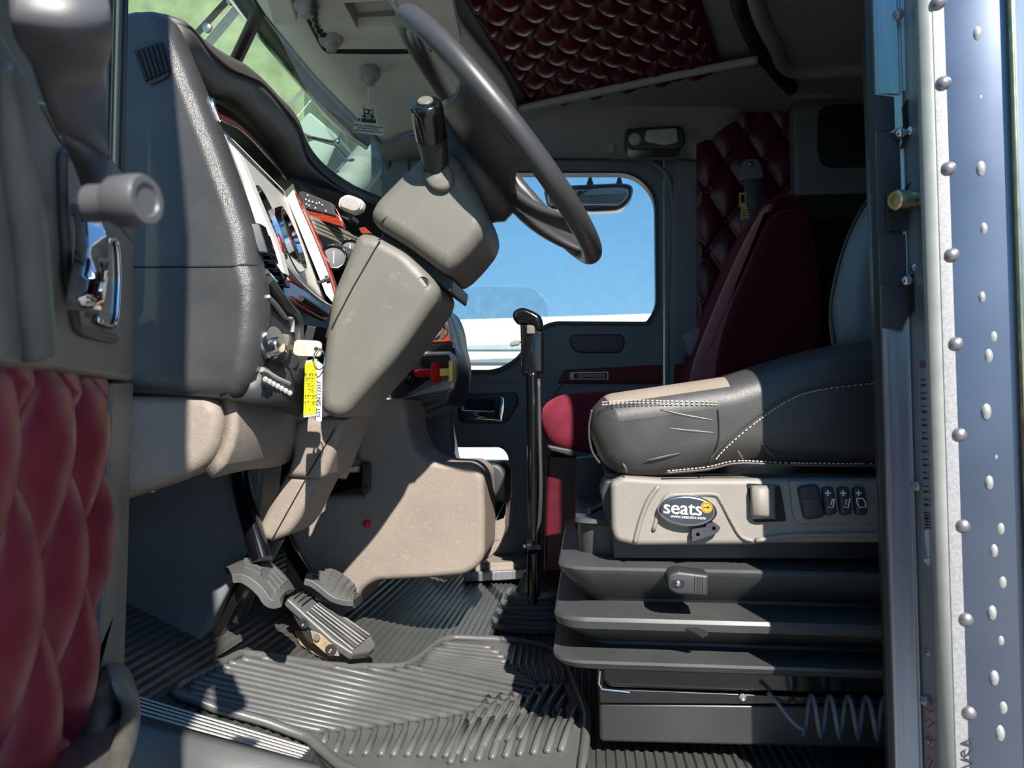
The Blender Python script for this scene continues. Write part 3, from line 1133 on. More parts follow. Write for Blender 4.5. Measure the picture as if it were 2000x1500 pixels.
# ================================================================ dashboard
def dashboard():
    t = thing('dashboard', 'black dashboard with silver gauge bezel and red wood strips behind the steering column', 'dashboard', T(-.6, 1.6, .6))
    k2 = lambda x, y: (250 + x / 3, y / 3)
    k3 = lambda x, y: (480 + x / 5.36, 360 + y / 5.36)
    k4 = lambda x, y: (490 + x / 5.17, 540 + y / 5.17)
    # inner mass
    g = G()
    prof = [(-1.0, .66), (-.70, .66), (-.68, .74), (-.74, .95), (-.80, 1.08), (-1.0, 1.10)]
    g.prism([T(u, 1.16, z) for u, z in prof], EW * 1.46)
    g.obj('body', 'black_plastic', t, smooth=False)
    # end panel facing the driver door, with its seam
    g = G()
    pillow(g, rp([(225, 40, 10), (268, 30, 20), (318, 27, 22), (345, 45, 16), (365, 98, 20), (396, 172, 20), (430, 258, 20), (462, 345, 30), (488, 418, 30), (503, 470, 20), (508, 518, 10), (518, 556, 14), (521, 605, 30), (514, 680, 20), (500, 745, 30), (470, 780, 20), (440, 780, 10), (225, 765)]), 1.05, 1.095, .030, 6)
    e = g.obj('end_panel', 'dash_vinyl', t, ang=60, wn=True)
    G().tube([at(225, 522, 1.0498), at(455, 520, 1.0498), at(472, 517, 1.053), at(488, 518, 1.060), at(500, 519, 1.070), at(506, 520, 1.082)], .0016, 6).obj('seam', 'void', e)
    # air vent on the end panel
    p0 = [at(*p, 1.046) for p in rp([(262, 88), (300, 76, 8), (312, 84, 6), (330, 138, 10), (326, 150, 8), (292, 166, 8), (280, 156, 6), (262, 110)])]
    g = G().prism(p0, EW * .01)
    v = g.obj('vent', 'black_plastic', t, bevel=.002)
    g = G()
    for i in range(6):
        x0, y0, x1, y1 = 262 + i * 9.2, 99 - i * 3.2, 283 + i * 8.0, 158 - i * 3.6
        g.prism([at(x0, y0, 1.043), at(x0 + 6.2, y0 - 2.2, 1.043), at(x1 + 5.6, y1 - 2.4, 1.043), at(x1, y1, 1.043)], EW * .006)
    g.obj('slot', 'void', v, smooth=False)
    # visor hood: stations (outer px, inner px, w)
    st = [((300, 24), (335, 96), 1.08), ((345, 38), (362, 103), 1.10), ((393, 73), (385, 148), 1.17), ((437, 103), (420, 182), 1.26), ((477, 124), (460, 190), 1.35), ((497, 140), (496, 212), 1.43), ((540, 183), (532, 250), 1.57),
          ((577, 223), (556, 288), 1.70), ((600, 277), (568, 341), 1.82), ((633, 320), (604, 362), 1.96), ((683, 357), (655, 378), 2.12), ((733, 380), (715, 400), 2.3), ((800, 408), (790, 424), 2.5)]
    loops = []
    for (o, i, w) in st:
        O, I = at(*o, w), at(*i, w)
        d = (I - O)
        n = Vector((d.z, 0, -d.x)).normalized()
        if n.x < 0:
            n = -n
        h = d.length
        mid = O.lerp(I, .36)
        row = [I - EU * .14 - EZ * .01, I - EU * .02 - EZ * .004, I, O.lerp(I, .85) + n * .008, O.lerp(I, .55) + n * .018, O.lerp(I, .42) + n * .018, O.lerp(I, .38) + n * .012, O.lerp(I, .33) + n * .020, O.lerp(I, .15) + n * .014, O, O - EU * .03 + EZ * .002, O - EU * .30 - EZ * .05]
        loops.append(row)
    cols = [smooth([l[j] for l in loops], 4) for j in range(len(loops[0]))]
    loops = [list(r) for r in zip(*cols)]
    G().loft(loops).obj('visor', 'visor_vinyl', t, ang=75)
    # red wood strip under the visor
    top = smooth([at(x, y, w) for x, y, w in [(405, 176, 1.22), (420, 192, 1.27), (457, 205, 1.37), (492, 230, 1.45), (527, 267, 1.59), (551, 300, 1.72), (568, 341, 1.84)]], 4)
    bot = smooth([at(x, y, w) for x, y, w in [(428, 230, 1.18), (436, 236, 1.20), (463, 249, 1.30), (490, 272, 1.39), (516, 300, 1.50), (540, 326, 1.62), (563, 352, 1.75)]], 4)
    G().grid([[p - EU * .03 for p in top], bot]).obj('wood_strip', 'wood', t, solid=.004)
    # small chrome clip at its near end
    G().tube([at(*k2(*p), 1.09) for p in ((463, 575), (490, 590), (500, 630), (535, 710))], [.004, .006, .005, .003], 8).obj('clip', 'chrome', t)
    # bezel: outer plane
    TL, TR, BR, BL = at(437, 236, 1.185), at(567, 372, 1.74), at(648, 592, 1.74), at(500, 452, 1.13)
    BM, BM2 = at(556, 545, 1.33), at(640, 604, 1.62)
    B = lambda u, v, d=0.: quad((BL, BR, TR, TL), u, v, 0, 0) + nb * d
    nb = (BR - BL).cross(TL - BL).normalized()
    if nb.x < 0:
        nb = -nb
    rows = []
    for j in range(13):
        v = j / 12
        rows.append([B(u / 12, v, -.012) for u in range(13)])
    G().grid(rows).obj('gauge_panel', 'silver_paint', t, solid=.004, offset=-1)
    # lower lip of the bezel
    G().tube(smooth([at(548, 520, 1.26), at(580, 556, 1.36), at(615, 585, 1.50), at(650, 606, 1.7)], 4), .012, 8, flat=.6).obj('bezel_lip', 'silver_paint', t)
    # bright upright bands either side
    def band(px, w, m='silver_paint', d=.02, n='bezel_band'):
        G().prism([at(x, y, w) for x, y in px], EW * d).obj(n, m, t, bevel=.004, seg=3)
    band(rp([(446, 278, 4), (457, 289, 5), (468, 306), (492, 364), (520, 432), (545, 492), (556, 536, 6), (549, 530), (500, 458), (494, 430), (474, 350)]), 1.145)
    band(rp([(559, 386), (573, 369, 4), (585, 400), (612, 460), (640, 530), (655, 586), (650, 592, 8), (636, 575), (610, 510), (580, 436)]), 1.72)
    band(rp([(575, 372, 3), (586, 392), (612, 448), (636, 505), (655, 562), (655, 578), (640, 528), (612, 458), (585, 398)]), 1.715, 'wood_bright', .02, 'wood_edge')
    band(rp([(540, 452), (548, 470), (557, 532), (566, 548), (560, 552), (550, 532)]), 1.16, 'wood_bright', .01, 'wood_edge')
    # dark pane at the top of the bezel
    G().grid([[B(.08, .97, -.012), B(.92, .97, -.012)], [B(.10, .72, -.02), B(.90, .72, -.02)]]).obj('display_pane', 'badge_face', t, solid=.003)
    # two large gauges and their rings
    def gauge(px, py, w, ru, rv, nm='gauge'):
        c = atn(px, py, BL + nb * -.001, nb)
        ev = (TL - BL).normalized()
        eu = ev.cross(nb).normalized()
        circ = lambda r, d: [c + eu * cos(a) * ru * r + ev * sin(a) * rv * r + nb * d for a in [2 * pi * i / 36 for i in range(36)]]
        g = G().loft([circ(.93, -.006), circ(1.0, .004), circ(1.07, .004), circ(1.1, -.008)], False)
        o = g.obj(nm, 'chrome', t, ang=60)
        G().loft([circ(.95, -.014), circ(.94, -.004)]).obj('dial', 'face_black', o, smooth=False)
        g = G()
        for i in range(25):
            a = radians(-220 + i * 260 / 24)
            r0, r1 = (.72, .86) if i % 3 == 0 else (.79, .86)
            q = lambda r, b: c + eu * cos(b) * ru * r + ev * sin(b) * rv * r + nb * -.0035
            g.add([q(r0, a - .015), q(r0, a + .015), q(r1, a + .015), q(r1, a - .015)], [[0, 1, 2, 3]])
        g.obj('scale_marks', 'white', o, smooth=False)
        g = G()
        q = lambda r, b: c + eu * cos(b) * ru * r + ev * sin(b) * rv * r + nb * -.002
        g.add([q(.1, 2.3), q(.1, -.8), q(.75, 3.6)], [[0, 1, 2]])
        g.obj('needle', 'red', o, smooth=False)
    gauge(528, 436, 1.30, .060, .068)
    gauge(571, 467, 1.52, .060, .068)
    # trip knob
    G().lathe(at(*k3(745, 1035), 1.58), nb, [(0, .004), (.02, .004), (.021, .009), (.028, .009), (.029, .002)], 14).obj('trip_knob', 'black_plastic', t)
    # lower wood strip, glossy, with its dark groove
    g = G().prism([at(x, y, w) for x, y, w in [(551, 556, 1.24), (566, 548, 1.28), (605, 571, 1.42), (648, 596, 1.62), (640, 626, 1.60), (622, 618, 1.5), (580, 594, 1.30), (556, 580, 1.23)]], -nb * .012)
    g.obj('wood_strip', 'wood', t, bevel=.003, ang=60)
    G().tube([at(x, y, w) + nb * .004 for x, y, w in [(584, 584, 1.31), (610, 600, 1.42), (634, 616, 1.56)]], .006, 8).obj('groove', 'void', t)
    # rocker switches beside the end panel
    for i in range(5):
        s = i / 4
        x, y, w = 512 + s * 33, 468 + s * 66, 1.09 + s * .12
        c = at(x, y, w)
        G().box(c, EU * .008 + EW * .004, EW * .011, (EZ * .024 - EU * .008)).obj('rocker_switch', 'black_gloss', t, bevel=.003)
    G().tube([at(x, y, w) for x, y, w in [(500, 460, 1.08), (520, 470, 1.1), (552, 520, 1.2), (558, 545, 1.24), (545, 556, 1.22), (520, 530, 1.1)]], .004, 8).obj('switch_frame', 'worn_chrome', t)
    # ignition panel: dark recess, silver rim, textured edge
    g = G()
    g.prism([at(*k4(x, y), w) for x, y, w in [(130, 240, 1.09), (370, 470, 1.17), (450, 560, 1.2), (440, 900, 1.2), (360, 1060, 1.17), (90, 930, 1.09)]], EW * .05 - EU * .03)
    g.obj('ignition_panel', 'black_plastic', t, bevel=.002)
    G().tube(smooth([at(*k4(x, y), w) for x, y, w in [(155, 40, 1.10), (260, 180, 1.13), (380, 330, 1.18), (440, 400, 1.2), (470, 520, 1.215), (460, 760, 1.21), (430, 900, 1.205), (400, 1000, 1.195)]], 5), .012, 8, flat=.8).obj('panel_rim', 'black_plastic', t)
    G().tube(smooth([at(*k4(x, y), w) for x, y, w in [(165, 200, 1.085), (260, 300, 1.12), (350, 420, 1.155), (405, 430, 1.18), (405, 560, 1.185)]], 5), .0055, 8, flat=.5).obj('silver_rim', 'silver', t)
    G().tube([at(*k4(x, y), w) for x, y, w in [(110, 940, 1.085), (260, 1030, 1.12), (380, 1085, 1.16)]], .0045, 8).obj('silver_rim', 'silver', t)
    # rotary knobs and the lock
    ka = (EU * .95 - EW * .22 + EZ * .16).normalized()
    g = G().lathe(at(*k4(165, 665), 1.10), ka, [(-.02, .027), (.006, .027), (.008, .024), (.016, .022), (.017, .002)], 28)
    g.obj('knob_ring', 'worn_chrome', t)
    g = G().lathe(at(*k4(160, 665), 1.099), ka, [(-.006, .027), (-.002, .0285), (.002, .0285), (.003, .026)], 28)
    g.obj('knob_band', 'black_gloss', t)
    g = G().lathe(at(*k4(345, 770), 1.17), ka, [(-.02, .032), (.003, .032), (.007, .028), (.008, .002)], 24)
    kb = g.obj('rotary_knob', 'black_plastic', t)
    g = G().prism([at(*k4(x, y), 1.135) for x, y in [(310, 575), (375, 585), (385, 620), (370, 720), (340, 850), (325, 800)]], EW * .012)
    g.obj('grip', 'grey_plastic', kb, bevel=.002)
    g = G().lathe(at(*k4(245, 705), 1.09), ka, [(-.02, .014), (.006, .014), (.010, .011), (.011, .002)], 20)
    g.obj('key_lock', 'worn_chrome', t)
    # row of little bumps below
    g = G().prism([at(*k4(x, y), w) for x, y, w in [(110, 970, 1.075), (130, 960, 1.08), (400, 1130, 1.16), (380, 1235, 1.16), (90, 1110, 1.075)]], EW * .02)
    f = g.obj('bump_plate', 'black_plastic', t, bevel=.002)
    for i in range(7):
        c = at(*k4(145 + i * 41, 1040 + i * 23), 1.075 + i * .0125)
        G().ball(c, .0048, EW, .5, 10).obj('bump', 'header_dark', f)
    # lower dash underside
    g = G()
    g.loft([[at(430, 775, 1.06), at(500, 790, 1.09), at(580, 812, 1.20)], [at(500, 742, 1.08), at(540, 775, 1.12), at(592, 800, 1.22)], [at(505, 690, 1.1), at(560, 720, 1.16), at(600, 720, 1.26)]], False, False)
    g.obj('lower_panel', 'black_plastic', t, solid=.01)
    # panel behind the column
    G().prism([at(x, y, 1.62) for x, y in [(560, 630), (640, 640), (650, 620), (690, 620), (690, 700), (680, 800), (590, 830)]], EW * .2).obj('inner_panel', 'black_plastic', t, bevel=.004)
    # centre section turned to the driver
    g = G().prism([at(x, y, w) for x, y, w in [(572, 355, 1.80), (600, 362, 1.88), (655, 384, 2.02), (720, 408, 2.16), (800, 430, 2.3), (800, 600, 2.1), (655, 600, 1.84), (612, 470, 1.8)]], -EU * .06 + EW * .08)
    g.obj('centre_panel', 'black_gloss', t, bevel=.003)
    g = G().prism([at(x, y, 1.82) for x, y in [(598, 408), (604, 424), (672, 444), (664, 424), (655, 416)]], EW * .02)
    g.obj('wood_strip', 'wood_bright', t, bevel=.002)
    g = G().prism([at(x, y, 1.83) for x, y in [(700, 445), (712, 443), (726, 456), (706, 456)]], EW * .02)
    g.obj('wood_strip', 'wood_bright', t, bevel=.002)
    g = G().prism([at(*k3(x, y), 1.82) for x, y in [(930, 240), (945, 250), (1040, 440), (1010, 400)]], EW * .01)
    g.obj('wood_edge', 'wood_bright', t, bevel=.001)
    # switch block with white symbols
    g = G().prism([at(*k3(*p), 1.815) for p in [(555, 75), (600, 70), (910, 200), (940, 330), (600, 245)]], EW * .02)
    sb = g.obj('switch_block', 'black_plastic', t, bevel=.002)
    g = G()
    for x, y in ((648, 112), (628, 155), (662, 170), (698, 182), (740, 195), (770, 190), (800, 212), (634, 205), (662, 220), (728, 245), (838, 275)):
        g.prism([at(*k3(x + a, y + b), 1.812) for a, b in ((-7, 9), (5, 9), (2, -9), (-2, -9))], EW * .003)
    g.obj('symbol', 'white', sb, smooth=False)
    # ribbed silver tray
    rows = []
    for j in range(9):
        s = j / 8
        rows.append([at(603 + u * 9.6 + s * (10 - u * .6), 423 + u * 4.1 + s * (34 - u * .3), 1.80 + u * .012 - .006 * abs(sin(j * 1.6))) for u in range(13)])
    G().grid(rows).obj('ribbed_tray', 'grey_plastic', t, solid=.006, offset=1)
    # small gauges
    def small(px, py, w, r):
        c = at(px, py, w)
        a = (EU * .35 - EW * .85 + EZ * .1).normalized()
        o = G().lathe(c, a, [(-.02, r), (.004, r), (.007, r * .92), (.003, r * .86), (-.006, r * .85)], 28).obj('gauge', 'chrome', t)
        G().lathe(c, a, [(-.006, r * .86), (-.002, r * .86), (-.0019, .001)], 24).obj('dial', 'face_black', o)
        g = G()
        g.box(c + a * -.001, EU * .001, EW * .001, EZ * r * .5)
        g.obj('needle', 'white', o, smooth=False)
    small(652, 502, 1.76, .032)
    small(684, 486, 1.86, .026)
    g = G().prism([at(*p, 1.80) for p in rp([(617, 458), (720, 500), (700, 600), (655, 600)])], EW * .02)
    g.obj('gauge_backing', 'face_black', t, smooth=False)
    # wing at the far side of the column with the brake valves
    kk = lambda x, y: (780 + x / 5.77, 560 + y / 5.77)
    w = 1.90
    g = G()
    pillow(g, rp([kk(*p) for p in [(-300, 230), (470, 180), (520, 250), (570, 380), (598, 520), (600, 600), (630, 700), (655, 850), (655, 980), (625, 1180), (560, 1330), (200, 1480), (-300, 1500)]], 4, 8), w, w + .25, .014)
    g.obj('wing', 'black_plastic', t, ang=60)
    g = G()
    pillow(g, rp([kk(*p) for p in [(200, 735), (570, 725), (615, 760), (640, 850), (640, 1010), (610, 1150), (560, 1190), (0, 1290), (-200, 1300), (-200, 1250), (0, 1265), (540, 1170), (580, 1140), (580, 1020), (570, 830), (555, 770), (200, 790)]], 3, 3), w - .014, w + .01, .004, steps=3)
    g.obj('wing_trim', 'silver', t, ang=60)
    g = G().prism([at(*kk(*p), w - .004) for p in [(-100, 800), (560, 790), (575, 1010), (575, 1130), (540, 1165), (-100, 1240)]], EW * .02)
    g.obj('valve_panel', 'black_paint', t, bevel=.003)
    g = G().prism([at(*kk(*p), w - .006) for p in [(100, 650), (590, 630), (610, 690), (560, 715), (100, 715)]], EW * .02)
    g.obj('wing_shelf', 'black_gloss', t, bevel=.003)
    g = G().prism([at(*kk(*p), w - .006) for p in [(180, 560), (330, 580), (330, 600), (490, 600), (500, 480), (520, 480), (575, 620), (180, 640)]], EW * .02)
    g.obj('wood_strip', 'wood_bright', t, bevel=.002)
    for i, (a, b) in enumerate((((450, 330), (540, 520)), ((430, 380), (450, 530)), ((410, 420), (400, 530)), ((380, 470), (370, 530)))):
        p = smooth([kk(*a), kk(a[0] + (b[0] - a[0]) * .7 + 10, a[1] + (b[1] - a[1]) * .6), kk(*b), kk(b[0] - 45, b[1] + 45)], 4)
        G().tube([at(x, y, w - .008) for x, y in p], .0028, 6).obj('vent_fin', 'worn_chrome' if i == 0 else 'grey_plastic', t)
    # air brake knobs
    a = (EU * .88 - EW * .40 + EZ * .02).normalized()
    g = G().lathe(at(*kk(300, 975), w - .012), a, [(-.03, .011), (.016, .012), (.022, .014), (.027, .024), (.032, .029), (.037, .029), (.0395, .025), (.040, .001)], 8)
    g.obj('brake_knob', 'red', t, bevel=.001)['label'] = 'red octagonal pull knob'
    c = at(*kk(505, 965), w - .03)
    g = G()
    g.loft([[c - a * .012 + EZ * y * .010 + EW * x * .010 for x, y in ((-1, -1), (1, -1), (1, 1), (-1, 1))],
            [c + a * .018 + EZ * y * .009 + EW * x * .009 for x, y in ((-1, -1), (1, -1), (1, 1), (-1, 1))],
            [c + a * .020 + EZ * y * .028 + EW * x * .028 for x, y in ((-1, -1), (1, -1), (1, 1), (-1, 1))],
            [c + a * .032 + EZ * y * .024 + EW * x * .024 for x, y in ((-1, -1), (1, -1), (1, 1), (-1, 1))]])
    g.obj('brake_knob', 'yellow', t, bevel=.002)['label'] = 'pale yellow diamond pull knob'
    for x, y in ((110, 930), (90, 1050)):
        G().lathe(at(*kk(x, y), w - .01), -EW, [(-.02, .013), (.012, .013), (.016, .010), (.017, .001)], 18).obj('lever_switch', 'black_gloss', t)
    # knee panel below the dash
    g = G()
    pillow(g, rp([(225, 772, 5), (415, 773, 14), (437, 795, 16), (439, 830, 16), (428, 880, 26), (398, 918, 26), (330, 945, 10), (225, 980)]), 1.07, 1.12, .018, 6)
    g.obj('knee_panel', 'brown_plastic', t, ang=60)
    rows = [[at(x, y, 1.09) for x, y in ((424, 774), (436, 790), (439, 815), (438, 838), (433, 862), (420, 892), (398, 917))]]
    for px, py0, py1, w in ((470, 782, 908, 1.15), (520, 790, 903, 1.24), (554, 797, 894, 1.32), (569, 810, 876, 1.38), (575, 830, 860, 1.42)):
        rows.append([at(px - 12 * max(0, s / 3 - 1), py0 + (py1 - py0) * s / 6, w) + EU * .010 * sin(pi * s / 6) for s in range(7)])
    rows = [list(r) for r in zip(*[smooth([r[j] for r in rows], 4) for j in range(7)])]
    G().grid(rows).obj('knee_panel', 'brown_plastic', t, solid=.02, offset=1, ang=70)
    # black underside cover beyond the column
    g = G()
    pillow(g, rp([(690, 800), (880, 770, 10), (868, 790, 20), (760, 830, 10), (690, 850)]), 1.9, 2.2, .01)
    g.obj('lower_cover', 'black_plastic', t)
    g = G()
    pillow(g, rp([(655, 838), (742, 826, 20), (764, 836, 20), (762, 870, 20), (742, 892, 14), (720, 900, 12), (690, 915, 20), (630, 905)]), 1.72, 1.9, .012)
    g.obj('ducting', 'door_plastic', t)
    # inner wall far under the dash
    return t


dashboard()


def kick_panels():
    # dark cowl side panel by the door
    g = G()
    kp = [(200, 880), (520, 880), (498, 1060), (380, 1275), (366, 1273), (200, 1232)]
    g.loft([[at(x, y, 1.38) for x, y in kp], [at(x, y, 1.38) + EW * .14 - EU * .02 for x, y in kp]])
    o = g.obj('kick_panel', 'far_plastic', bevel=.012, seg=3, ang=30)
    tag(o, 'dark plain kick panel under the dash beside the open door', 'panel')
    # firewall closing the cab in front
    g = G()
    g.prism([T(-1.02, 1.02, .0), T(-1.02, 2.75, .0), T(-1.02, 2.75, 1.1), T(-1.02, 1.02, 1.1)], -EU * .03)
    struct(g.obj('wall_front', 'black_plastic', smooth=False))
    # brown tunnel cover with the red button
    t = thing('tunnel_cover', 'sunlit brown plastic tunnel cover with a small red button', 'cover', at(840, 1120, 1.75))
    w = 1.70
    g = G()
    pillow(g, rp([(690, 780), (790, 780), (797, 800, 10), (800, 840, 30), (815, 880, 30), (842, 899, 20), (870, 904, 14), (925, 903, 22), (946, 924, 20), (949, 1000), (948, 1092, 26), (915, 1121, 26), (830, 1128), (735, 1133, 16), (710, 1150, 14), (692, 1188), (650, 1215), (560, 1190), (560, 1000, 10), (642, 968), (708, 966, 8), (722, 950, 6), (722, 906, 5), (700, 900)]), w, w + .20, .016, 5)
    g.obj('cover', 'brown_plastic', t, ang=60, wn=True)
    G().lathe(at(717, 1023, w), -EW, [(-.004, .009), (.004, .009), (.009, .0065), (.011, .001)], 18).obj('button', 'red', t)
    g = G()
    pillow(g, rp([(708, 905), (722, 905), (722, 952, 6), (716, 966), (706, 966)]), w - .003, w + .02, .002)
    g.obj('bracket', 'black_plastic', t)
    G().lathe(at(715, 951, w - .004), -EW, [(-.004, .004), (.002, .004), (.003, .001)], 12).obj('screw', 'void', t)
    # storage bin on its far side
    t2 = thing('storage_bin', 'open brown storage bin with black rim on the passenger side of the tunnel', 'bin', at(960, 1110, 1.95))
    g = G()
    pillow(g, rp([(938, 905, 6), (975, 905, 16), (989, 925, 14), (991, 980), (940, 980)]), 1.92, 2.06, .010)
    g.obj('rim', 'black_plastic', t2, ang=60)
    g = G()
    g.plate([at(x, y, 1.93) for x, y in rp([(936, 978), (990, 976), (986, 1040, 10), (970, 1080, 30), (930, 1106, 14), (915, 1112), (915, 1060)])],
            [[at(x, y, 1.93) for x, y in [(942, 984), (984, 980), (946, 1056), (942, 1060)]]], EW * .1)
    g.obj('body', 'brown_plastic', t2, bevel=.004)
    g = G().prism([at(x, y, 2.03) for x, y in [(936, 978), (990, 976), (986, 1050), (936, 1070)]], EW * .01)
    g.obj('back', 'void', t2, smooth=False)
    # dark inner side below the dash, further in
    g = G().prism([at(x, y, 2.30) for x, y in [(540, 790), (700, 800), (720, 1010), (640, 1160), (520, 1160)]], EW * .04)
    tag(g.obj('toe_board', 'black_metal', smooth=False), 'dark toe board behind the pedals and column shroud', 'panel')
    # passenger-side dash flank behind the tunnel cover
    g = G()
    pillow(g, rp([(790, 770), (895, 770), (884, 800, 30), (882, 850, 30), (892, 900), (800, 905)]), 2.36, 2.44, .012)
    struct(g.obj('trim_12', 'far_plastic', ang=60))
    # sill trim of passenger door
    g = slab([(915, 1100), (1035, 1098), (1035, 1116), (905, 1124)], 2.5, 2.66)
    struct(g.obj('trim_8', 'brown_plastic', bevel=.004))
    g = slab([(905, 1119), (1040, 1112), (1040, 1130), (905, 1138)], 2.47, 2.6)
    struct(g.obj('trim_9', 'aluminium', bevel=.004))


kick_panels()


def key_and_tags():
    k4 = lambda x, y: (490 + x / 5.17, 540 + y / 5.17)
    w = 1.12
    t = thing('ignition_key', 'cream-headed ignition key in the lock with a key ring', 'key', at(*k4(560, 730), w))
    g = G().prism([at(*k4(*p), w) for p in rp([(285, 708, 6), (310, 685, 8), (430, 690), (430, 742), (300, 738, 8)])], EW * .0025)
    g.obj('blade', 'brass', t, bevel=.0005)
    g = G()
    hp = rp([(440, 660, 12), (470, 640, 20), (680, 650, 20), (710, 670, 20), (705, 790, 20), (680, 812, 16), (470, 806, 20), (425, 780, 20)])
    pillow(g, [k4(*p) for p in hp], w - .003, w + .005, .002, 3, .002)
    h = g.obj('head', 'cream', t)
    g = G()
    g.text('SO', at(*k4(532, 735), w - .0032), -EZ, EU, .010, .0004)
    g.obj('mark', 'yellow', h, smooth=False)
    G().lathe(at(*k4(660, 732), w - .003), -EW, [(0, .0035), (.0006, .0035), (.0007, .001)], 14).obj('hole', 'void', h)
    pts = [at(*k4(690 + 55 * cos(a), 835 + 105 * sin(a)), w - .006 + .008 * cos(a)) for a in [2 * pi * i / 28 for i in range(28)]]
    G().tube(pts, .0011, 8, closed=True).obj('ring', 'chrome', t)
    # yellow tag
    t = thing('key_tag', 'bright yellow key tag with handwritten lines', 'tag', at(605, 815, w))
    q = lambda l: [at(*k4(*p), w - .008) for p in l]
    G().prism(q(rp([(552, 850, 8), (668, 830, 8), (655, 1410, 8), (530, 1425, 8)])), EW * .0012).obj('sleeve', 'lens', t)
    G().prism([p - EW * .0008 for p in q([(550, 880), (665, 852), (658, 1385), (533, 1398)])], EW * .0007).obj('paper', 'bright_yellow', t, smooth=False)
    g = G()
    random.seed(3)
    for y in (955, 1030, 1080, 1140, 1205, 1310):
        g.prism([p - EW * .0012 for p in q([(545, y + 4), (658, y - 12), (658, y - 9), (545, y + 7)])], EW * .0002)
    for s, y in (('8 89A', 1000), ('2021', 1050), ('Kw', 1110), ('T6', 1165), ('37180', 1225), ('57180', 1285)):
        g.text(s, at(*k4(605, y - 8), w - .0093), EU, EZ + EU * .1, .0085, .0001)
    g.prism([p - EW * .0012 for p in q([(596, 1330), (603, 1328), (606, 1345), (600, 1365), (594, 1350)])], EW * .0002)
    g.obj('writing', 'ink', t, smooth=False)
    G().tube(q(smooth([(640, 770), (625, 840), (612, 900), (618, 930), (632, 880), (650, 800)], 5)), .0008, 6).obj('wire_loop', 'chrome', t)
    t = thing('key_tag', 'pale lilac key tag hanging edge-on beside the yellow one', 'tag', at(622, 820, w))
    q = lambda l, d=0: [at(*k4(*p), w + .006 + d) for p in l]
    G().prism(q(rp([(672, 850, 6), (722, 890, 8), (714, 1465, 8), (646, 1450, 8)])), EW * .0014).obj('tag_plate', 'lilac_white', t)
    g = G()
    g.text('S/N 12317', at(*k4(690, 1180), w + .0052), EZ, -EU, .009, .0001)
    g.text('LST', at(*k4(682, 1370), w + .0052), EZ, -EU, .009, .0001)
    g.obj('writing', 'ink', t, smooth=False)


key_and_tags()


def gps_device():
    k3 = lambda x, y: (480 + x / 5.36, 360 + y / 5.36)
    t = thing('speaker_pod', 'small silver rounded device on a mount on top of the dash', 'device', at(*k3(1100, 360), 1.86))
    g = G()
    pillow(g, rp([k3(*p) for p in [(970, 215), (985, 150), (1060, 108), (1130, 125), (1220, 165), (1238, 200), (1225, 270), (1140, 315), (1040, 285), (975, 250)]], 4, 6), 1.842, 1.866, .008)
    g.obj('body', 'silver_paint', t)
    g = G()
    pillow(g, rp([k3(*p) for p in [(985, 215), (1000, 160), (1065, 120), (1200, 165), (1212, 195), (1200, 255), (1135, 290), (1000, 240)]], 4, 6), 1.839, 1.86, .003)
    g.obj('face', 'grey_glaze', t)
    g = G().prism([at(*k3(*p), 1.86) for p in [(1000, 270), (1120, 315), (1110, 360), (1060, 380), (985, 340)]], EW * .06)
    g.obj('mount', 'black_plastic', t, bevel=.004)


gps_device()


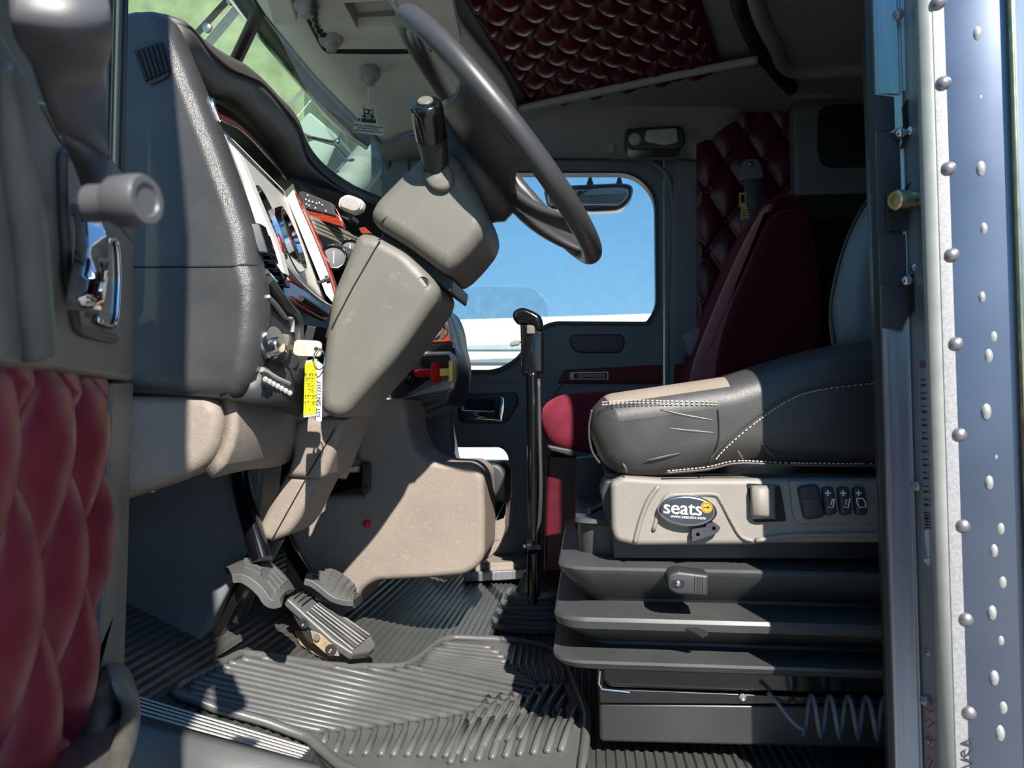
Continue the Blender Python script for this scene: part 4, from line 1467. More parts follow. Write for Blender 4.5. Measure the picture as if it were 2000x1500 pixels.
# ================================================================ steering column and wheel
def steering():
    t = thing('steering_column', 'grey plastic steering column with a black stalk, between dash and wheel', 'steering column', at(570, 1055, 1.36))
    # upper shroud
    g = G()
    pillow(g, rp([(838, 300, 12), (866, 288, 14), (896, 312, 16), (930, 370, 20), (950, 412, 20), (956, 440, 20), (948, 465, 16), (920, 500, 24), (894, 526, 20), (876, 536, 14), (862, 530, 14), (800, 484, 20), (740, 447, 12), (726, 424, 16), (738, 398, 14), (790, 345, 20)]), 1.20, 1.38, .026, 6)
    g.obj('upper_shroud', 'grey_plastic', t, ang=70, wn=True)
    G().tube([at(x, y, 1.202) - EW * .0005 for x, y in [(742, 436), (800, 385), (862, 333)]], .0014, 6).obj('seam', 'void', t)
    # lower shroud
    g = G()
    pillow(g, rp([(704, 457, 16), (742, 462, 16), (800, 492, 20), (846, 540, 20), (862, 566, 16), (856, 590, 18), (780, 700, 40), (706, 784, 24), (686, 808, 16), (664, 818, 16), (634, 806, 12), (628, 768, 16), (640, 660, 20), (652, 580, 20)]), 1.22, 1.38, .024, 6)
    g.obj('lower_shroud', 'grey_plastic', t, ang=70, wn=True)
    G().tube([at(x, y, 1.2195) for x, y in [(742, 470), (690, 560), (648, 640)]], .0014, 6).obj('seam', 'void', t)
    g = G().lathe(at(827, 551, 1.2215), -EW, [(-.01, .0105), (.0012, .0105), (.0014, .009), (-.006, .0085)], 20)
    g.obj('screw_hole', 'grey_plastic', t)
    G().lathe(at(827, 551, 1.2225), -EW, [(0, .009), (.0008, .009), (.0009, .001)], 20).obj('hole_shade', 'void', t)
    # neck between shrouds
    G().prism([at(x, y, 1.25) for x, y in [(745, 452), (800, 482), (885, 545), (880, 572), (800, 515), (745, 470)]], EW * .17).obj('neck', 'black_plastic', t, bevel=.004)
    G().tube([at(x, y, 1.40) for x, y in [(850, 540), (890, 552), (920, 532)]], .014, 10).obj('tilt_lever', 'black_plastic', t)
    # lower boot down to the floor
    g = G()
    pillow(g, rp([(580, 828, 6), (600, 815), (688, 815), (672, 850), (640, 930, 20), (628, 936, 4), (562, 930, 6), (576, 890, 20), (574, 850, 10)]), 1.30, 1.44, .014)
    g.obj('boot_collar', 'brown_plastic', t, ang=60)
    g = G()
    pillow(g, rp([(562, 926), (630, 930), (586, 1020, 20), (566, 1044, 12), (532, 1058, 12), (512, 1048, 10), (507, 1030, 10), (530, 985)]), 1.312, 1.43, .014)
    g.obj('boot', 'brown_plastic', t, ang=60)
    G().tube([at(x, y, 1.299) for x, y in [(654, 838), (600, 930)]], .0012, 6).obj('seam', 'void', t)
    G().tube([at(x, y, 1.311) for x, y in [(596, 938), (530, 1056)]], .0012, 6).obj('seam', 'void', t)
    # shaft going on into the floor
    G().tube([at(538, 1040, 1.37), at(490, 1130, 1.40), at(460, 1200, 1.44)], .022, 14).obj('shaft', 'black_metal', t)
    # stalk
    A, B = at(856, 345, 1.215), at(831, 200, 1.115)
    d = (B - A).normalized()
    L = (B - A).length
    g = G().lathe(A, d, [(-.02, .020), (.004, .021), (.02, .0215), (L * .35, .023), (L * .52, .0245), (L * .54, .0245)], 28)
    s = g.obj('stalk', 'black_plastic', t)
    g = G().lathe(A, d, [(L * .545, .0235), (L * .55, .0262), (L * .9, .0262), (L * .97, .0250), (L, .021), (L * 1.01, .012)], 28)
    g.obj('sleeve', 'black_gloss', s)
    g = G().lathe(A, d, [(L * .98, .0125), (L * 1.025, .0125), (L * 1.04, .0105), (L * 1.045, .001)], 24)
    g.obj('button', 'grey_plastic', s)
    g = G()
    pillow(g, rp([(822, 340, 20), (868, 312, 20), (890, 340, 20), (880, 375, 20), (845, 375, 20)]), 1.188, 1.21, .008)
    g.obj('stalk_boss', 'grey_plastic', t)

    # wheel
    wt = thing('steering_wheel', 'large black worn steering wheel tilted towards the driver seat', 'steering wheel', at(985, 290, 1.33))
    Yc = 1.33
    p1, p2 = at(806, 77, Yc), at(1156, 490, Yc)
    C = (p1 + p2) / 2
    R = (p2 - p1).length / 2
    d1 = (p1 - p2).normalized()
    ax = EW.cross(d1)
    if ax.x < 0:
        ax = -ax
    tl = radians(1.5)
    d2 = (EW * cos(tl) + ax * sin(tl)).normalized()
    ax = d1.cross(d2)
    if ax.x < 0:
        ax = -ax
    P = lambda a, r, h: C + (d1 * cos(a) + d2 * sin(a)) * r + ax * h
    g = G().tube([P(2 * pi * i / 96, R, 0) for i in range(96)], .0185, 20, closed=True)
    g.obj('rim', 'wheel', wt, ang=180)
    # seam around the rim's inner side
    # hub bowl
    hub = -.085
    g = G()
    loops = []
    for r, h in ((.005, hub + .070), (.06, hub + .066), (.088, hub + .055), (.102, hub + .03), (.104, hub), (.085, hub - .03), (.055, hub - .05), (.004, hub - .055)):
        loops.append([P(2 * pi * i / 40, r * (1 + .10 * cos(2 * 2 * pi * i / 40)), h) for i in range(40)])
    g.loft(loops)
    g.obj('hub', 'wheel', wt, ang=60)
    # spokes: dished arms from hub to rim
    for a0, wk in ((radians(258), 2.3), (radians(102), 2.3), (radians(203), .8), (radians(157), .8)):
        loops = []
        for s in range(11):
            q = s / 10
            r = .05 + (R - .055) * q
            h = hub + .045 - .015 * sin(pi * q) + (abs(hub) - .045) * q ** 1.6
            wd = (.050 * (1 - q) + .026 * q + .012 * max(0, q - .75) * 4) * wk
            th = .016 * (1 - q) + .011 * q
            aa = a0
            c = C + (d1 * cos(aa) + d2 * sin(aa)) * r + ax * h
            tg = (-d1 * sin(aa) + d2 * cos(aa))
            rd = (d1 * cos(aa) + d2 * sin(aa))
            sl = (rd * 1.0 + ax * (.6 * q)).normalized()
            nn = ax
            loops.append([c + tg * wd * cos(b) + nn * th * sin(b) for b in [2 * pi * i / 14 for i in range(14)]])
        g = G().loft(loops)
        g.obj('spoke', 'wheel', wt, ang=180)
    # shaft to column
    G().tube([P(0, 0, hub - .02), P(0, 0, hub - .02) + (at(880, 440, 1.33) - P(0, 0, hub)) * .9], .05, 20).obj('shaft', 'black_plastic', wt)


steering()


# ================================================================ pedals
def pedals():
    # clutch: black lever, rubber pad
    t = thing('clutch_pedal', 'worn rubber pedal on a long black lever, nearest the open door', 'pedal', at(510, 1130, 1.25))
    g = G().tube(smooth([at(462, 890, 1.36), at(474, 960, 1.33), at(494, 1035, 1.30), at(512, 1096, 1.28)], 6), .018, 16, flat=1.25)
    g.obj('lever', 'black_gloss', t)
    rows = []
    out = smooth([(437, 1108), (470, 1094), (505, 1090), (535, 1102), (562, 1128), (577, 1152)], 5)
    low = smooth([(452, 1122), (475, 1122), (498, 1135), (518, 1155), (530, 1172), (545, 1168)], 5)
    top = [at(x, y, 1.34) for x, y in out]
    bot = [at(x, y, 1.22) for x, y in low]
    for s in range(7):
        q = s / 6
        rows.append([a.lerp(b, q) + EZ * .006 * sin(pi * q) for a, b in zip(top, bot)])
    g = G().grid(rows)
    pad = g.obj('pad', 'mat_rubber', t, solid=.016, offset=-1, bevel=.004)
    pad['label'] = 'worn grey rubber pad with raised ribs'
    g = G()
    for q in (.2, .38, .56, .74):
        p = [a.lerp(b, q) + EZ * (.006 * sin(pi * q) + .0015) for a, b in zip(top, bot)]
        g.tube(p[6:13], .0028, 6)
        g.tube(p[15:22], .0028, 6)
    g.obj('ribs', 'mat_rubber', pad, ang=60)
    G().prism([at(x, y, 1.28) for x, y in [(470, 1130), (500, 1134), (480, 1150), (430, 1240), (412, 1256), (408, 1252)]], EW * .03).obj('bracket', 'black_paint', t, bevel=.006)
    # brake pedal
    t = thing('brake_pedal', 'small grey brake pedal pad in front of the brown tunnel cover', 'pedal', at(645, 1165, 1.55))
    out = smooth([(597, 1122), (612, 1112), (648, 1110), (675, 1124), (693, 1142), (697, 1160)], 5)
    low = smooth([(595, 1130), (612, 1136), (630, 1150), (650, 1166), (672, 1172), (690, 1172)], 5)
    top = [at(x, y, 1.62) for x, y in out]
    bot = [at(x, y, 1.52) for x, y in low]
    rows = [[a.lerp(b, s / 6) + EZ * .006 * sin(pi * s / 6) for a, b in zip(top, bot)] for s in range(7)]
    pad = G().grid(rows).obj('pad', 'mat_rubber', t, solid=.014, offset=-1, bevel=.003)
    g = G()
    for q in (.25, .45, .65):
        p = [a.lerp(b, q) + EZ * (.006 * sin(pi * q) + .0015) for a, b in zip(top, bot)]
        g.tube(p[5:12], .003, 6)
    for i in (14, 17, 20, 22):
        g.tube([top[i].lerp(bot[i], q) + EZ * (.006 * sin(pi * q) + .0015) for q in (.1, .5, .9)], .003, 6)
    g.obj('ribs', 'mat_rubber', pad, ang=60)
    g = G().prism([at(x, y, 1.55) for x, y in [(612, 1150), (690, 1172), (694, 1190), (660, 1186), (615, 1172)]], EW * .06)
    g.obj('pedal_plate', 'black_metal', t, bevel=.003)
    G().tube([at(605, 1130, 1.60), at(575, 1085, 1.66), at(548, 1020, 1.74), at(535, 950, 1.82)], .016, 12).obj('lever', 'black_paint', t)
    # accelerator
    t = thing('accelerator_pedal', 'long ribbed accelerator pedal hinged to a dusty bracket on the floor', 'pedal', at(655, 1290, 1.5))
    a0, a1 = at(573, 1150, 1.58), at(552, 1166, 1.50)
    b0, b1 = at(734, 1262, 1.56), at(690, 1278, 1.49)
    q = [at(*p) for p in [(590, 1146, 1.58), (612, 1160, 1.58), (680, 1206, 1.575), (728, 1242, 1.57), (736, 1262, 1.565), (722, 1274, 1.53), (690, 1276, 1.49), (650, 1250, 1.49), (600, 1205, 1.49), (560, 1168, 1.49)]]
    nrm = (q[6] - q[0]).cross(q[3] - q[0]).normalized()
    if nrm.z < 0:
        nrm = -nrm
    pl = G().prism(q, -nrm * .020).obj('pad', 'mat_rubber', t, bevel=.006, seg=3)
    g = G()
    for i in range(7):
        s = (i + .5) / 7
        a = q[0].lerp(q[9], s)
        b = q[3].lerp(q[6], s)
        g.tube([a.lerp(b, .28) + nrm * .0015, a.lerp(b, .97) + nrm * .0015], .0026, 6)
    for s in (.05, .11, .17):
        g.tube([q[0].lerp(q[3], s).lerp(q[9].lerp(q[6], s), f) + nrm * .0015 for f in (.15, .85)], .003, 6)
    g.obj('ribs', 'mat_rubber', pl, ang=60)
    g = G().prism([at(x, y, 1.50) for x, y in rp([(560, 1172), (600, 1206), (672, 1266, 8), (664, 1280, 10), (640, 1284, 8), (620, 1262, 6), (600, 1256, 8), (588, 1236), (572, 1204)])], EW * .05)
    br = g.obj('bracket', 'black_metal', t, bevel=.004)
    for x, y, r in ((596, 1216, .011), (648, 1268, .012)):
        G().lathe(at(x, y, 1.497), -EW, [(-.002, r), (.006, r), (.007, r * .5), (.004, .001)], 18).obj('pivot', 'black_metal', br)
    g = G().prism([at(x, y, 1.492) for x, y in [(606, 1232), (636, 1240), (654, 1262), (662, 1282), (640, 1280), (612, 1256)]], EW * .006)
    g.obj('dusty_plate', 'rust', br, bevel=.001)
    G().lathe(at(619, 1245, 1.488), -EW, [(0, .007), (.002, .007), (.0024, .001)], 14).obj('rivet', 'grey_plastic', br)
    g = G().prism([atf(x, y, .004) for x, y in [(575, 1232), (600, 1245), (655, 1290), (640, 1292), (610, 1275), (585, 1258)]], EZ * .004)
    g.obj('floor_plate', 'rust', t, smooth=False)


pedals()


# ================================================================ mat, sill, shifter
def inside(poly, x, y):
    c = False
    n = len(poly)
    for i in range(n):
        x0, y0 = poly[i - 1][:2]
        x1, y1 = poly[i][:2]
        if (y0 > y) != (y1 > y) and x < (x1 - x0) * (y - y0) / (y1 - y0) + x0:
            c = not c
    return c


def floor_mat():
    t = thing('floor_mat', 'black ribbed rubber floor mat with chevron bars in front of the driver seat', 'floor mat', atf(800, 1400))
    outl = rp([(470, 1276, 8), (520, 1282), (640, 1300), (690, 1303, 20), (790, 1302, 20), (822, 1282, 10), (858, 1252, 14), (885, 1245, 10), (1000, 1250, 14), (1060, 1262), (1100, 1282, 20), (1128, 1350, 10), (1147, 1400, 14), (1142, 1460, 10), (1128, 1540), (760, 1540), (660, 1492, 10), (600, 1440, 10), (520, 1410), (420, 1382), (340, 1352, 10), (350, 1338, 8)], 4)
    cell = 7
    vs, fs, idx = [], [], {}
    def vid(i, j):
        if (i, j) not in idx:
            idx[(i, j)] = len(vs)
            vs.append(atf(330 + i * cell, 1240 + j * cell, .010))
        return idx[(i, j)]
    for i in range(120):
        for j in range(44):
            if inside(outl, 330 + (i + .5) * cell, 1240 + (j + .5) * cell):
                fs.append([vid(i, j), vid(i + 1, j), vid(i + 1, j + 1), vid(i, j + 1)])
    o = G().add(vs, fs).obj('sheet', 'mat_rubber', t, solid=.008, offset=-1)
    G().tube([atf(x, y, .012) for x, y in outl], .0085, 8, closed=True).obj('border', 'mat_rubber', t, ang=180)
    ins = [(a * .985 + 790 * .015, b * .97 + 1390 * .03) for a, b in outl]
    g = G()
    bends = [(636, 1429), (668, 1427), (700, 1425), (733, 1421), (766, 1417), (794, 1413), (825, 1408), (853, 1404), (883, 1401), (909, 1396), (934, 1389), (958, 1383), (985, 1376), (1011, 1369), (1035, 1364), (1058, 1359), (1056, 1346), (1048, 1336), (1036, 1328), (1024, 1319), (1012, 1311), (1000, 1303), (992, 1294), (985, 1284), (976, 1275), (960, 1266)]
    for i, (bx, by) in enumerate(bends):
        sl = .21 if i < 16 else .21 - .012 * (i - 15)
        pts = []
        x = bx
        while x > 340:
            s = (bx - x)
            y = by - sl * s - .00002 * s * s
            if not inside(ins, x, y):
                break
            pts.append(atf(x, y, .0130))
            x -= 14
        pts = pts[::-1]
        if i < 16:
            q = (i / 15)
            for s in (.25, .6, 1):
                X, Y = bx - (14 + 32 * min(1, q * 1.5)) * s + 4, by + (38 + 46 * min(1, q * 1.6)) * s
                if inside(ins, X, Y):
                    pts.append(atf(X, Y, .0130))
        if len(pts) > 1:
            g.tube(pts, .0064, 6, up=EZ)
    # second fan of bars on the right
    for i in range(9):
        x = 880 + i * 27
        y = 1490 - i * 3
        pts = [(x, y), (x + 14, y - 44), (x + 30, y - 80)]
        pts = [atf(a, b, .0130) for a, b in pts if inside(ins, a, b)]
        if len(pts) > 1:
            g.tube(pts, .0064, 6, up=EZ)
    for i in range(10):
        x = 920 + i * 24
        y = 1418 - i * 4
        pts = [(x, y), (x + 16, y - 28), (x + 34, y - 56 + max(0, i - 5) * 3)]
        pts = [atf(a, b, .0130) for a, b in pts if inside(ins, a, b)]
        if len(pts) > 1:
            g.tube(pts, .0064, 6, up=EZ)
    for i in range(8):
        x = 1008 + i * 13
        pts = [(x, 1262 + i * 2), (x - 8 + i, 1300), (x + 4, 1330)]
        pts = [atf(a, b, .0130) for a, b in pts if inside(ins, a, b)]
        if len(pts) > 1:
            g.tube(pts, .005, 6, up=EZ)
    g.obj('raised_bars', 'mat_rubber', t, ang=180)
    # embossed rectangle near the sill
    g = G().tube([atf(x, y, .011) for x, y in [(505, 1398), (572, 1424), (574, 1430), (506, 1404)]], .004, 6, closed=True)
    g.obj('embossed_frame', 'mat_rubber', t)


floor_mat()


def sill():
    t = thing('door_sill', 'black door sill with white-striped aluminium tread plate below the mat', 'door sill', at(430, 1480, 1.02))
    a, b = at(240, 1352, 1.10), at(604, 1462, 1.10)
    c, d = at(604, 1500, 1.0), at(240, 1400, 1.0)
    n = (b - a).cross(d - a).normalized()
    if n.z < 0:
        n = -n
    b2, c2 = b + (b - a) * .03, c + (c - d) * .03
    g = G().prism([a, b2, c2 + (b - a) * -.02, d], -n * .02)
    g.obj('tread_plate', 'black_metal', t, bevel=.003)
    for i in range(6):
        s = (i + .35) / 6
        p, q = a.lerp(d, s), b.lerp(c, s)
        g = G()
        v = (d - a).normalized() * .0032
        e = q - (q - p) * (.004 + .012 * i)
        g.prism([p - v + n * .001, e - v + n * .001, e + v + n * .001, p + v + n * .001], n * .0012)
        g.obj('tread_strip', 'silver_paint', t)
    # outer face below the plate
    g = G()
    g.loft([[d + EZ * -.004, c2 + EZ * -.004], [at(240, 1425, .985), at(640, 1512, .985)], [at(240, 1600, .97), at(760, 1640, .97)]], False, False)
    g.obj('sill_face', 'sill_grey', t, solid=.012, offset=1)
    # running on beneath the mat to the seat
    g = G().prism([atf(600, 1445, .006), atf(660, 1494, .006), atf(760, 1545, .006), at(760, 1660, 1.0), at(600, 1520, 1.0)], -EZ * .02)
    g.obj('sill_edge', 'black_plastic', t, smooth=False)


sill()


def shifter():
    t = thing('gear_shifter', 'black gear shifter with boxy knob on a tall bent stick and rubber boot', 'gear shifter', at(1040, 1240, 1.98))
    w = 1.95
    k = lambda x, y: (980 + x / 8.33, 580 + y / 8.33)
    S = lambda n, m, pts, w0, w1, r, rr=4: pillow_obj(n, m, t, [k(*p) for p in pts], w0, w1, r, rr)
    def pillow_obj(n, m, t, pts, w0, w1, r, rr):
        g = G()
        pillow(g, rp(pts, 4, rr), w0, w1, r, 4, r)
        return g.obj(n, m, t, ang=60)
    S('knob', 'black_gloss', [(175, 300), (190, 240), (250, 195), (320, 175), (400, 185), (520, 235), (610, 290), (650, 340), (672, 430), (678, 560), (600, 575), (420, 450), (300, 440), (250, 440), (190, 370)], w - .02, w + .03, .012, 6)
    S('grip_body', 'black_gloss', [(300, 430), (600, 450), (680, 560), (678, 1240), (540, 1240), (330, 1280), (315, 900), (305, 600)], w - .012, w + .03, .008, 4)
    S('button', 'grey_plastic', [(405, 460), (540, 455), (540, 605), (405, 605)], w - .018, w - .005, .003, 2)
    S('lever', 'seat_plastic', [(130, 760), (150, 730), (260, 690), (285, 715), (285, 780), (150, 810)], w - .006, w + .006, .004, 2)
    G().tube([at(*k(270, 740), w), at(*k(320, 735), w)], .003, 8).obj('pin', 'worn_chrome', t)
    p = [at(x, y, ww) for x, y, ww in smooth([(1040, 725, w), (1041, 800, w), (1042, 900, w + .004), (1043, 1000, w + .008), (1042, 1160, w + .012), (1042, 1190, w + .014)], 5)]
    G().tube(p, .0165, 16).obj('stick', 'black_gloss', t, ang=180)
    p = [at(x, y, ww) for x, y, ww in smooth([(1052, 740, w - .005), (1054, 850, w - .012), (1056, 940, w - .018), (1054, 1010, w - .016), (1048, 1070, w - .01), (1050, 1160, w)], 5)]
    G().tube(p, .0055, 10).obj('air_hose', 'black_plastic', t, ang=180)
    G().lathe(at(1024, 1068, w), -EU, [(-.03, .006), (.002, .006), (.004, .004), (.005, .001)], 10).obj('bolt', 'black_metal', t)
    G().tube([at(1030, 1068, w), at(1056, 1069, w)], .019, 14).obj('clamp', 'black_paint', t)
    # rubber boot
    c = at(1040, 1150, 2.02)
    zb = .005
    base = Vector((c.x, c.y, zb))
    prof = [(0, .105), (.018, .108), (.024, .090), (.040, .098), (.046, .080), (.062, .087), (.068, .066), (.084, .072), (.090, .045), (.115, .030), (.14, .022)]
    loops = []
    for h, r in prof:
        loops.append([base + EZ * h + EU * r * (abs(cos(a)) ** .7 * (1 if cos(a) > 0 else -1)) * 1.0 + EW * r * (abs(sin(a)) ** .7 * (1 if sin(a) > 0 else -1)) for a in [2 * pi * i / 32 for i in range(32)]])
    G().loft(loops).obj('boot', 'mat_rubber', t, bevel=.003)
    G().lathe(atf(962, 1248, .004), EZ, [(0, .006), (.006, .006), (.008, .003), (.0085, .001)], 10).obj('boot_bolt', 'worn_chrome', t)


shifter()


# ================================================================ driver seat
def driver_seat():
    t = thing('driver_seat', 'black leather driver seat with tan insert on rubber bellows, nearest the camera', 'seat', at(1450, 1452, 1.45))
    W0, W1 = 1.20, 1.72
    # cushion
    px = rp([(1150, 840, 30), (1156, 796, 16), (1182, 770, 14), (1235, 762, 20), (1412, 736), (1510, 702, 40), (1600, 678, 40), (1700, 664, 30), (1960, 655), (1960, 920), (1560, 905, 30), (1440, 908, 40), (1300, 930, 30), (1225, 934, 26), (1176, 908, 26)], 6)
    g = G()
    base = [at(x, y, W0) for x, y in px]
    pillow(g, px, W0, W1, .05, 9, .06)
    # tan insert: the faces of the front crown between two seams
    tan, blk = G(), G()
    k = len(px)
    i0 = min(range(k), key=lambda i: abs(px[i][0] - 1178) + abs(px[i][1] - 772))
    i1 = px.index((1412, 736))
    for f in g.f:
        is_tan = False
        if len(f) == 4:
            ii = sorted({i % k for i in f})
            c = sum((g.v[i] for i in f), Vector()) / 4
            is_tan = ii[0] >= i0 and ii[-1] <= i1 and W0 + .013 < c.dot(EW) < W1 - .012
        (tan if is_tan else blk).add([g.v[i] for i in f], [list(range(len(f)))])
    cu = blk.obj('cushion', 'leather', t, ang=180)
    if tan.f:
        tan.obj('insert', 'tan_leather', t, ang=180)
    # front panel overlay follows the side: gathered folds as raised ridges
    def on(x, y, off=.0010):
        return at(x, y, W0) - EW * off
    def ridge(pts, r, n='fold'):
        g = G().tube([on(x, y, -r * .35) for x, y in smooth(pts, 5)], [r * (.05 + .95 * sin(pi * (i + .5) / (len(pts) * 5 - 4))) for i in range(len(pts) * 5 - 4)], 8, flat=2.6, up=EZ)
        g.obj(n, 'leather', cu, ang=180)
    ridge([(1290, 800), (1340, 812), (1400, 822)], .0010)
    ridge([(1300, 836), (1350, 842), (1402, 846)], .0010)
    ridge([(1260, 900), (1290, 894), (1330, 885)], .0010)
    ridge([(1440, 880), (1448, 892), (1452, 900)], .0010)
    ridge([(1488, 865), (1500, 880), (1516, 896)], .0010)
    ridge([(1216, 905), (1222, 915), (1224, 925)], .0010)
    # seams
    def seam(pts, w, r, m, n='seam', off=.0012):
        G().tube([at(x, y, w) - EW * off for x, y in smooth(pts, 6)], r, 6).obj(n, m, cu, ang=180)
    seam([(1402, 800), (1404, 850), (1396, 885), (1384, 905)], W0, .0014, 'dark_thread')
    # double white stitching
    def stitch(pts, w, off=.0012, step=.0052, ln=.0038, n='stitching', r=.0009):
        P = [at(x, y, w) - EW * off for x, y in smooth(pts, 24)]
        g = G()
        acc = 0
        for a, b in zip(P, P[1:]):
            acc += (b - a).length
            if acc > step:
                acc = 0
                d = (b - a).normalized() * ln / 2
                g.tube([a - d, a + d], r, 5)
        g.obj(n, 'thread', cu, ang=60)
    stitch([(1172, 786), (1230, 782), (1300, 783), (1404, 786)], W0 + .006, .006)
    stitch([(1172, 791), (1230, 787), (1300, 788), (1404, 791)], W0 + .005, .006)
    stitch([(1396, 900), (1418, 875), (1470, 830), (1540, 782), (1600, 762), (1720, 747)], W0)
    seam([(1388, 896), (1410, 870), (1462, 825), (1532, 778), (1598, 756), (1720, 742)], W0, .0018, 'leather')
    stitch([(1300, 920), (1380, 912), (1440, 900), (1540, 904), (1720, 906)], W0)
    seam([(1298, 924), (1380, 917), (1440, 905), (1540, 908), (1720, 910)], W0, .0022, 'leather')
    # stitch on the rear crown of the cushion
    stitch([(1412, 738), (1510, 705), (1600, 681), (1660, 672)], W0 + .06, .0, .006, .004)
    seam([(1156, 800), (1150, 840), (1156, 880), (1172, 905)], W0 + .035, .002, 'leather', 'piping', .002)
    # backrest
    g = G()
    pillow(g, rp([(1900, 360), (1708, 372, 20), (1674, 425, 40), (1646, 490, 40), (1628, 570, 40), (1624, 620, 30), (1632, 690), (1900, 700)], 6), 1.30, 1.40, .04, 6, .05)
    bk = g.obj('backrest', 'grey_leather', t, ang=180)
    G().tube([at(x, y, 1.335) for x, y in smooth([(1707, 372), (1673, 425), (1646, 490), (1627, 570), (1623, 620), (1631, 670)], 5)], .0026, 6).obj('piping', 'leather', bk, ang=180)
    # plastic side trim
    g = G()
    pillow(g, rp([(1192, 942, 8), (1216, 929, 8), (1300, 934), (1960, 934), (1960, 1058), (1490, 1060, 10), (1474, 1063, 8), (1240, 1065, 8), (1202, 1056, 10), (1194, 1036, 8)]), 1.205, 1.30, .010, 4)
    sp_ = g.obj('side_trim', 'seat_plastic', t, ang=50, wn=True)
    # moulded steps round the emblem
    def rib(pts, r, fl):
        G().tube([at(x, y, 1.2048) for x, y in smooth(pts, 4)], r, 10, flat=fl, up=EZ).obj('moulded_rib', 'seat_plastic', sp_, ang=180)
    rib([(1240, 1060), (1250, 1020), (1266, 978), (1286, 950)], .006, .7)
    rib([(1276, 1036), (1290, 990), (1304, 969), (1330, 966), (1392, 965), (1408, 978), (1430, 1020), (1448, 1048), (1470, 1056)], .0045, .8)
    rib([(1476, 1056), (1540, 1046), (1640, 1044), (1760, 1044)], .006, .7)
    # emblem
    cx, cy, wv = 1343, 998, 1.192
    ov = lambda rx, ry, n=40, tlt=.06: [(cx + rx * cos(a) * cos(tlt) - ry * sin(a) * sin(tlt), cy + rx * cos(a) * sin(tlt) + ry * sin(a) * cos(tlt)) for a in [2 * pi * i / n for i in range(n)]]
    g = G()
    pillow(g, ov(58, 31), wv - .004, wv + .016, .005, 3)
    bd = g.obj('emblem', 'worn_chrome', t, ang=60)
    g = G().prism([at(x, y, wv - .0050) for x, y in ov(52, 26)], EW * .004)
    g.obj('emblem_face', 'badge_face', bd, smooth=False)
    g = G()
    ex, ez = EU - EZ * .05, EZ + EU * .05
    g.text('seats', at(1333, 993, wv - .0056), ex, ez, .0300, .0004)
    # bolder face: the same word shifted by a hair
    g.text('seats', at(1334.2, 993.4, wv - .0056), ex, ez, .0300, .0004)
    g.text('www.seatsinc.com', at(1344, 1010, wv - .0056), ex, ez, .0072, .0003)
    g.obj('lettering', 'white', bd, smooth=False)
    oc = at(1380, 991, wv - .0054)
    G().lathe(oc, -EW, [(0, .0088), (.0005, .0088), (.0006, .001)], 28).obj('orange_disc', 'orange', bd, smooth=False)
    g = G()
    o2 = oc - EW * .0008
    pts = [(-.005, -.0009), (.0012, -.0009), (.0012, -.0032), (.0052, 0), (.0012, .0032), (.0012, .0009), (-.005, .0009)]
    g.prism([o2 + EU * a + EZ * b for a, b in pts], EW * .0004)
    g.tube([oc - EW * .0008 + EU * .0072 * cos(a) + EZ * .0072 * sin(a) for a in [2 * pi * i / 24 for i in range(24)]], .0004, 4, closed=True)
    g.obj('arrow', 'badge_face', bd, smooth=False)
    # little broken bracket
    g = G().plate([at(x, y, 1.190) for x, y in rp([(1351, 1034, 3), (1378, 1030), (1380, 1024), (1394, 1020), (1408, 1030, 4), (1402, 1040, 4), (1390, 1046), (1352, 1058, 3)])],
                  [[at(1363 + 4 * cos(a), 1044 + 4 * sin(a), 1.190) for a in [i * pi / 6 for i in range(12)]], [at(1394 + 4 * cos(a), 1032 + 4 * sin(a), 1.190) for a in [i * pi / 6 for i in range(12)]]], EW * .014)
    g.obj('broken_bracket', 'tape', t, bevel=.0008)
    # slide handle in its dark pocket
    g = G().prism([at(x, y, 1.2035) for x, y in rp([(1458, 944, 5), (1524, 948, 6), (1536, 1018, 6), (1472, 1020, 6)])], EW * .003)
    g.obj('handle_pocket', 'void', t, smooth=False)
    rows = []
    for i in range(9):
        s = i / 8
        x = 1465 + s * 51
        d = .020 * sin(pi * min(1, .12 + s * .88)) ** .7
        rows.append([at(x + 1, 948, 1.204 - d * .6), at(x, 958, 1.204 - d), at(x + 1, 1004, 1.204 - d), at(x + 2, 1014, 1.204 - d * .6)])
    G().grid(rows).obj('slide_handle', 'seat_plastic', t, solid=.006, offset=-1, ang=60)
    # switch plate and switches
    g = G()
    pillow(g, rp([(1540, 938, 6), (1760, 938), (1760, 1020), (1562, 1024, 8), (1548, 1010, 6)]), 1.199, 1.206, .003, 3)
    g.obj('switch_plate', 'seat_plastic', t, ang=50)
    g = G()
    pillow(g, rp([(1557, 950, 10), (1598, 944, 12), (1612, 1010, 12), (1570, 1016, 12)]), 1.188, 1.2, .006, 4)
    s0 = g.obj('rocker_switch', 'black_plastic', t, ang=60)
    g = G()
    for i, (a, b) in enumerate(((1575, 1588), (1570, 1588), (1569, 1592), (1568, 1594))):
        g.prism([at(a, 958 + i * 5, 1.1873), at(b, 957 + i * 5, 1.1873), at(b, 958.6 + i * 5, 1.1873), at(a, 959.6 + i * 5, 1.1873)], EW * .001)
    g.obj('air_mark', 'ink', s0, smooth=False)
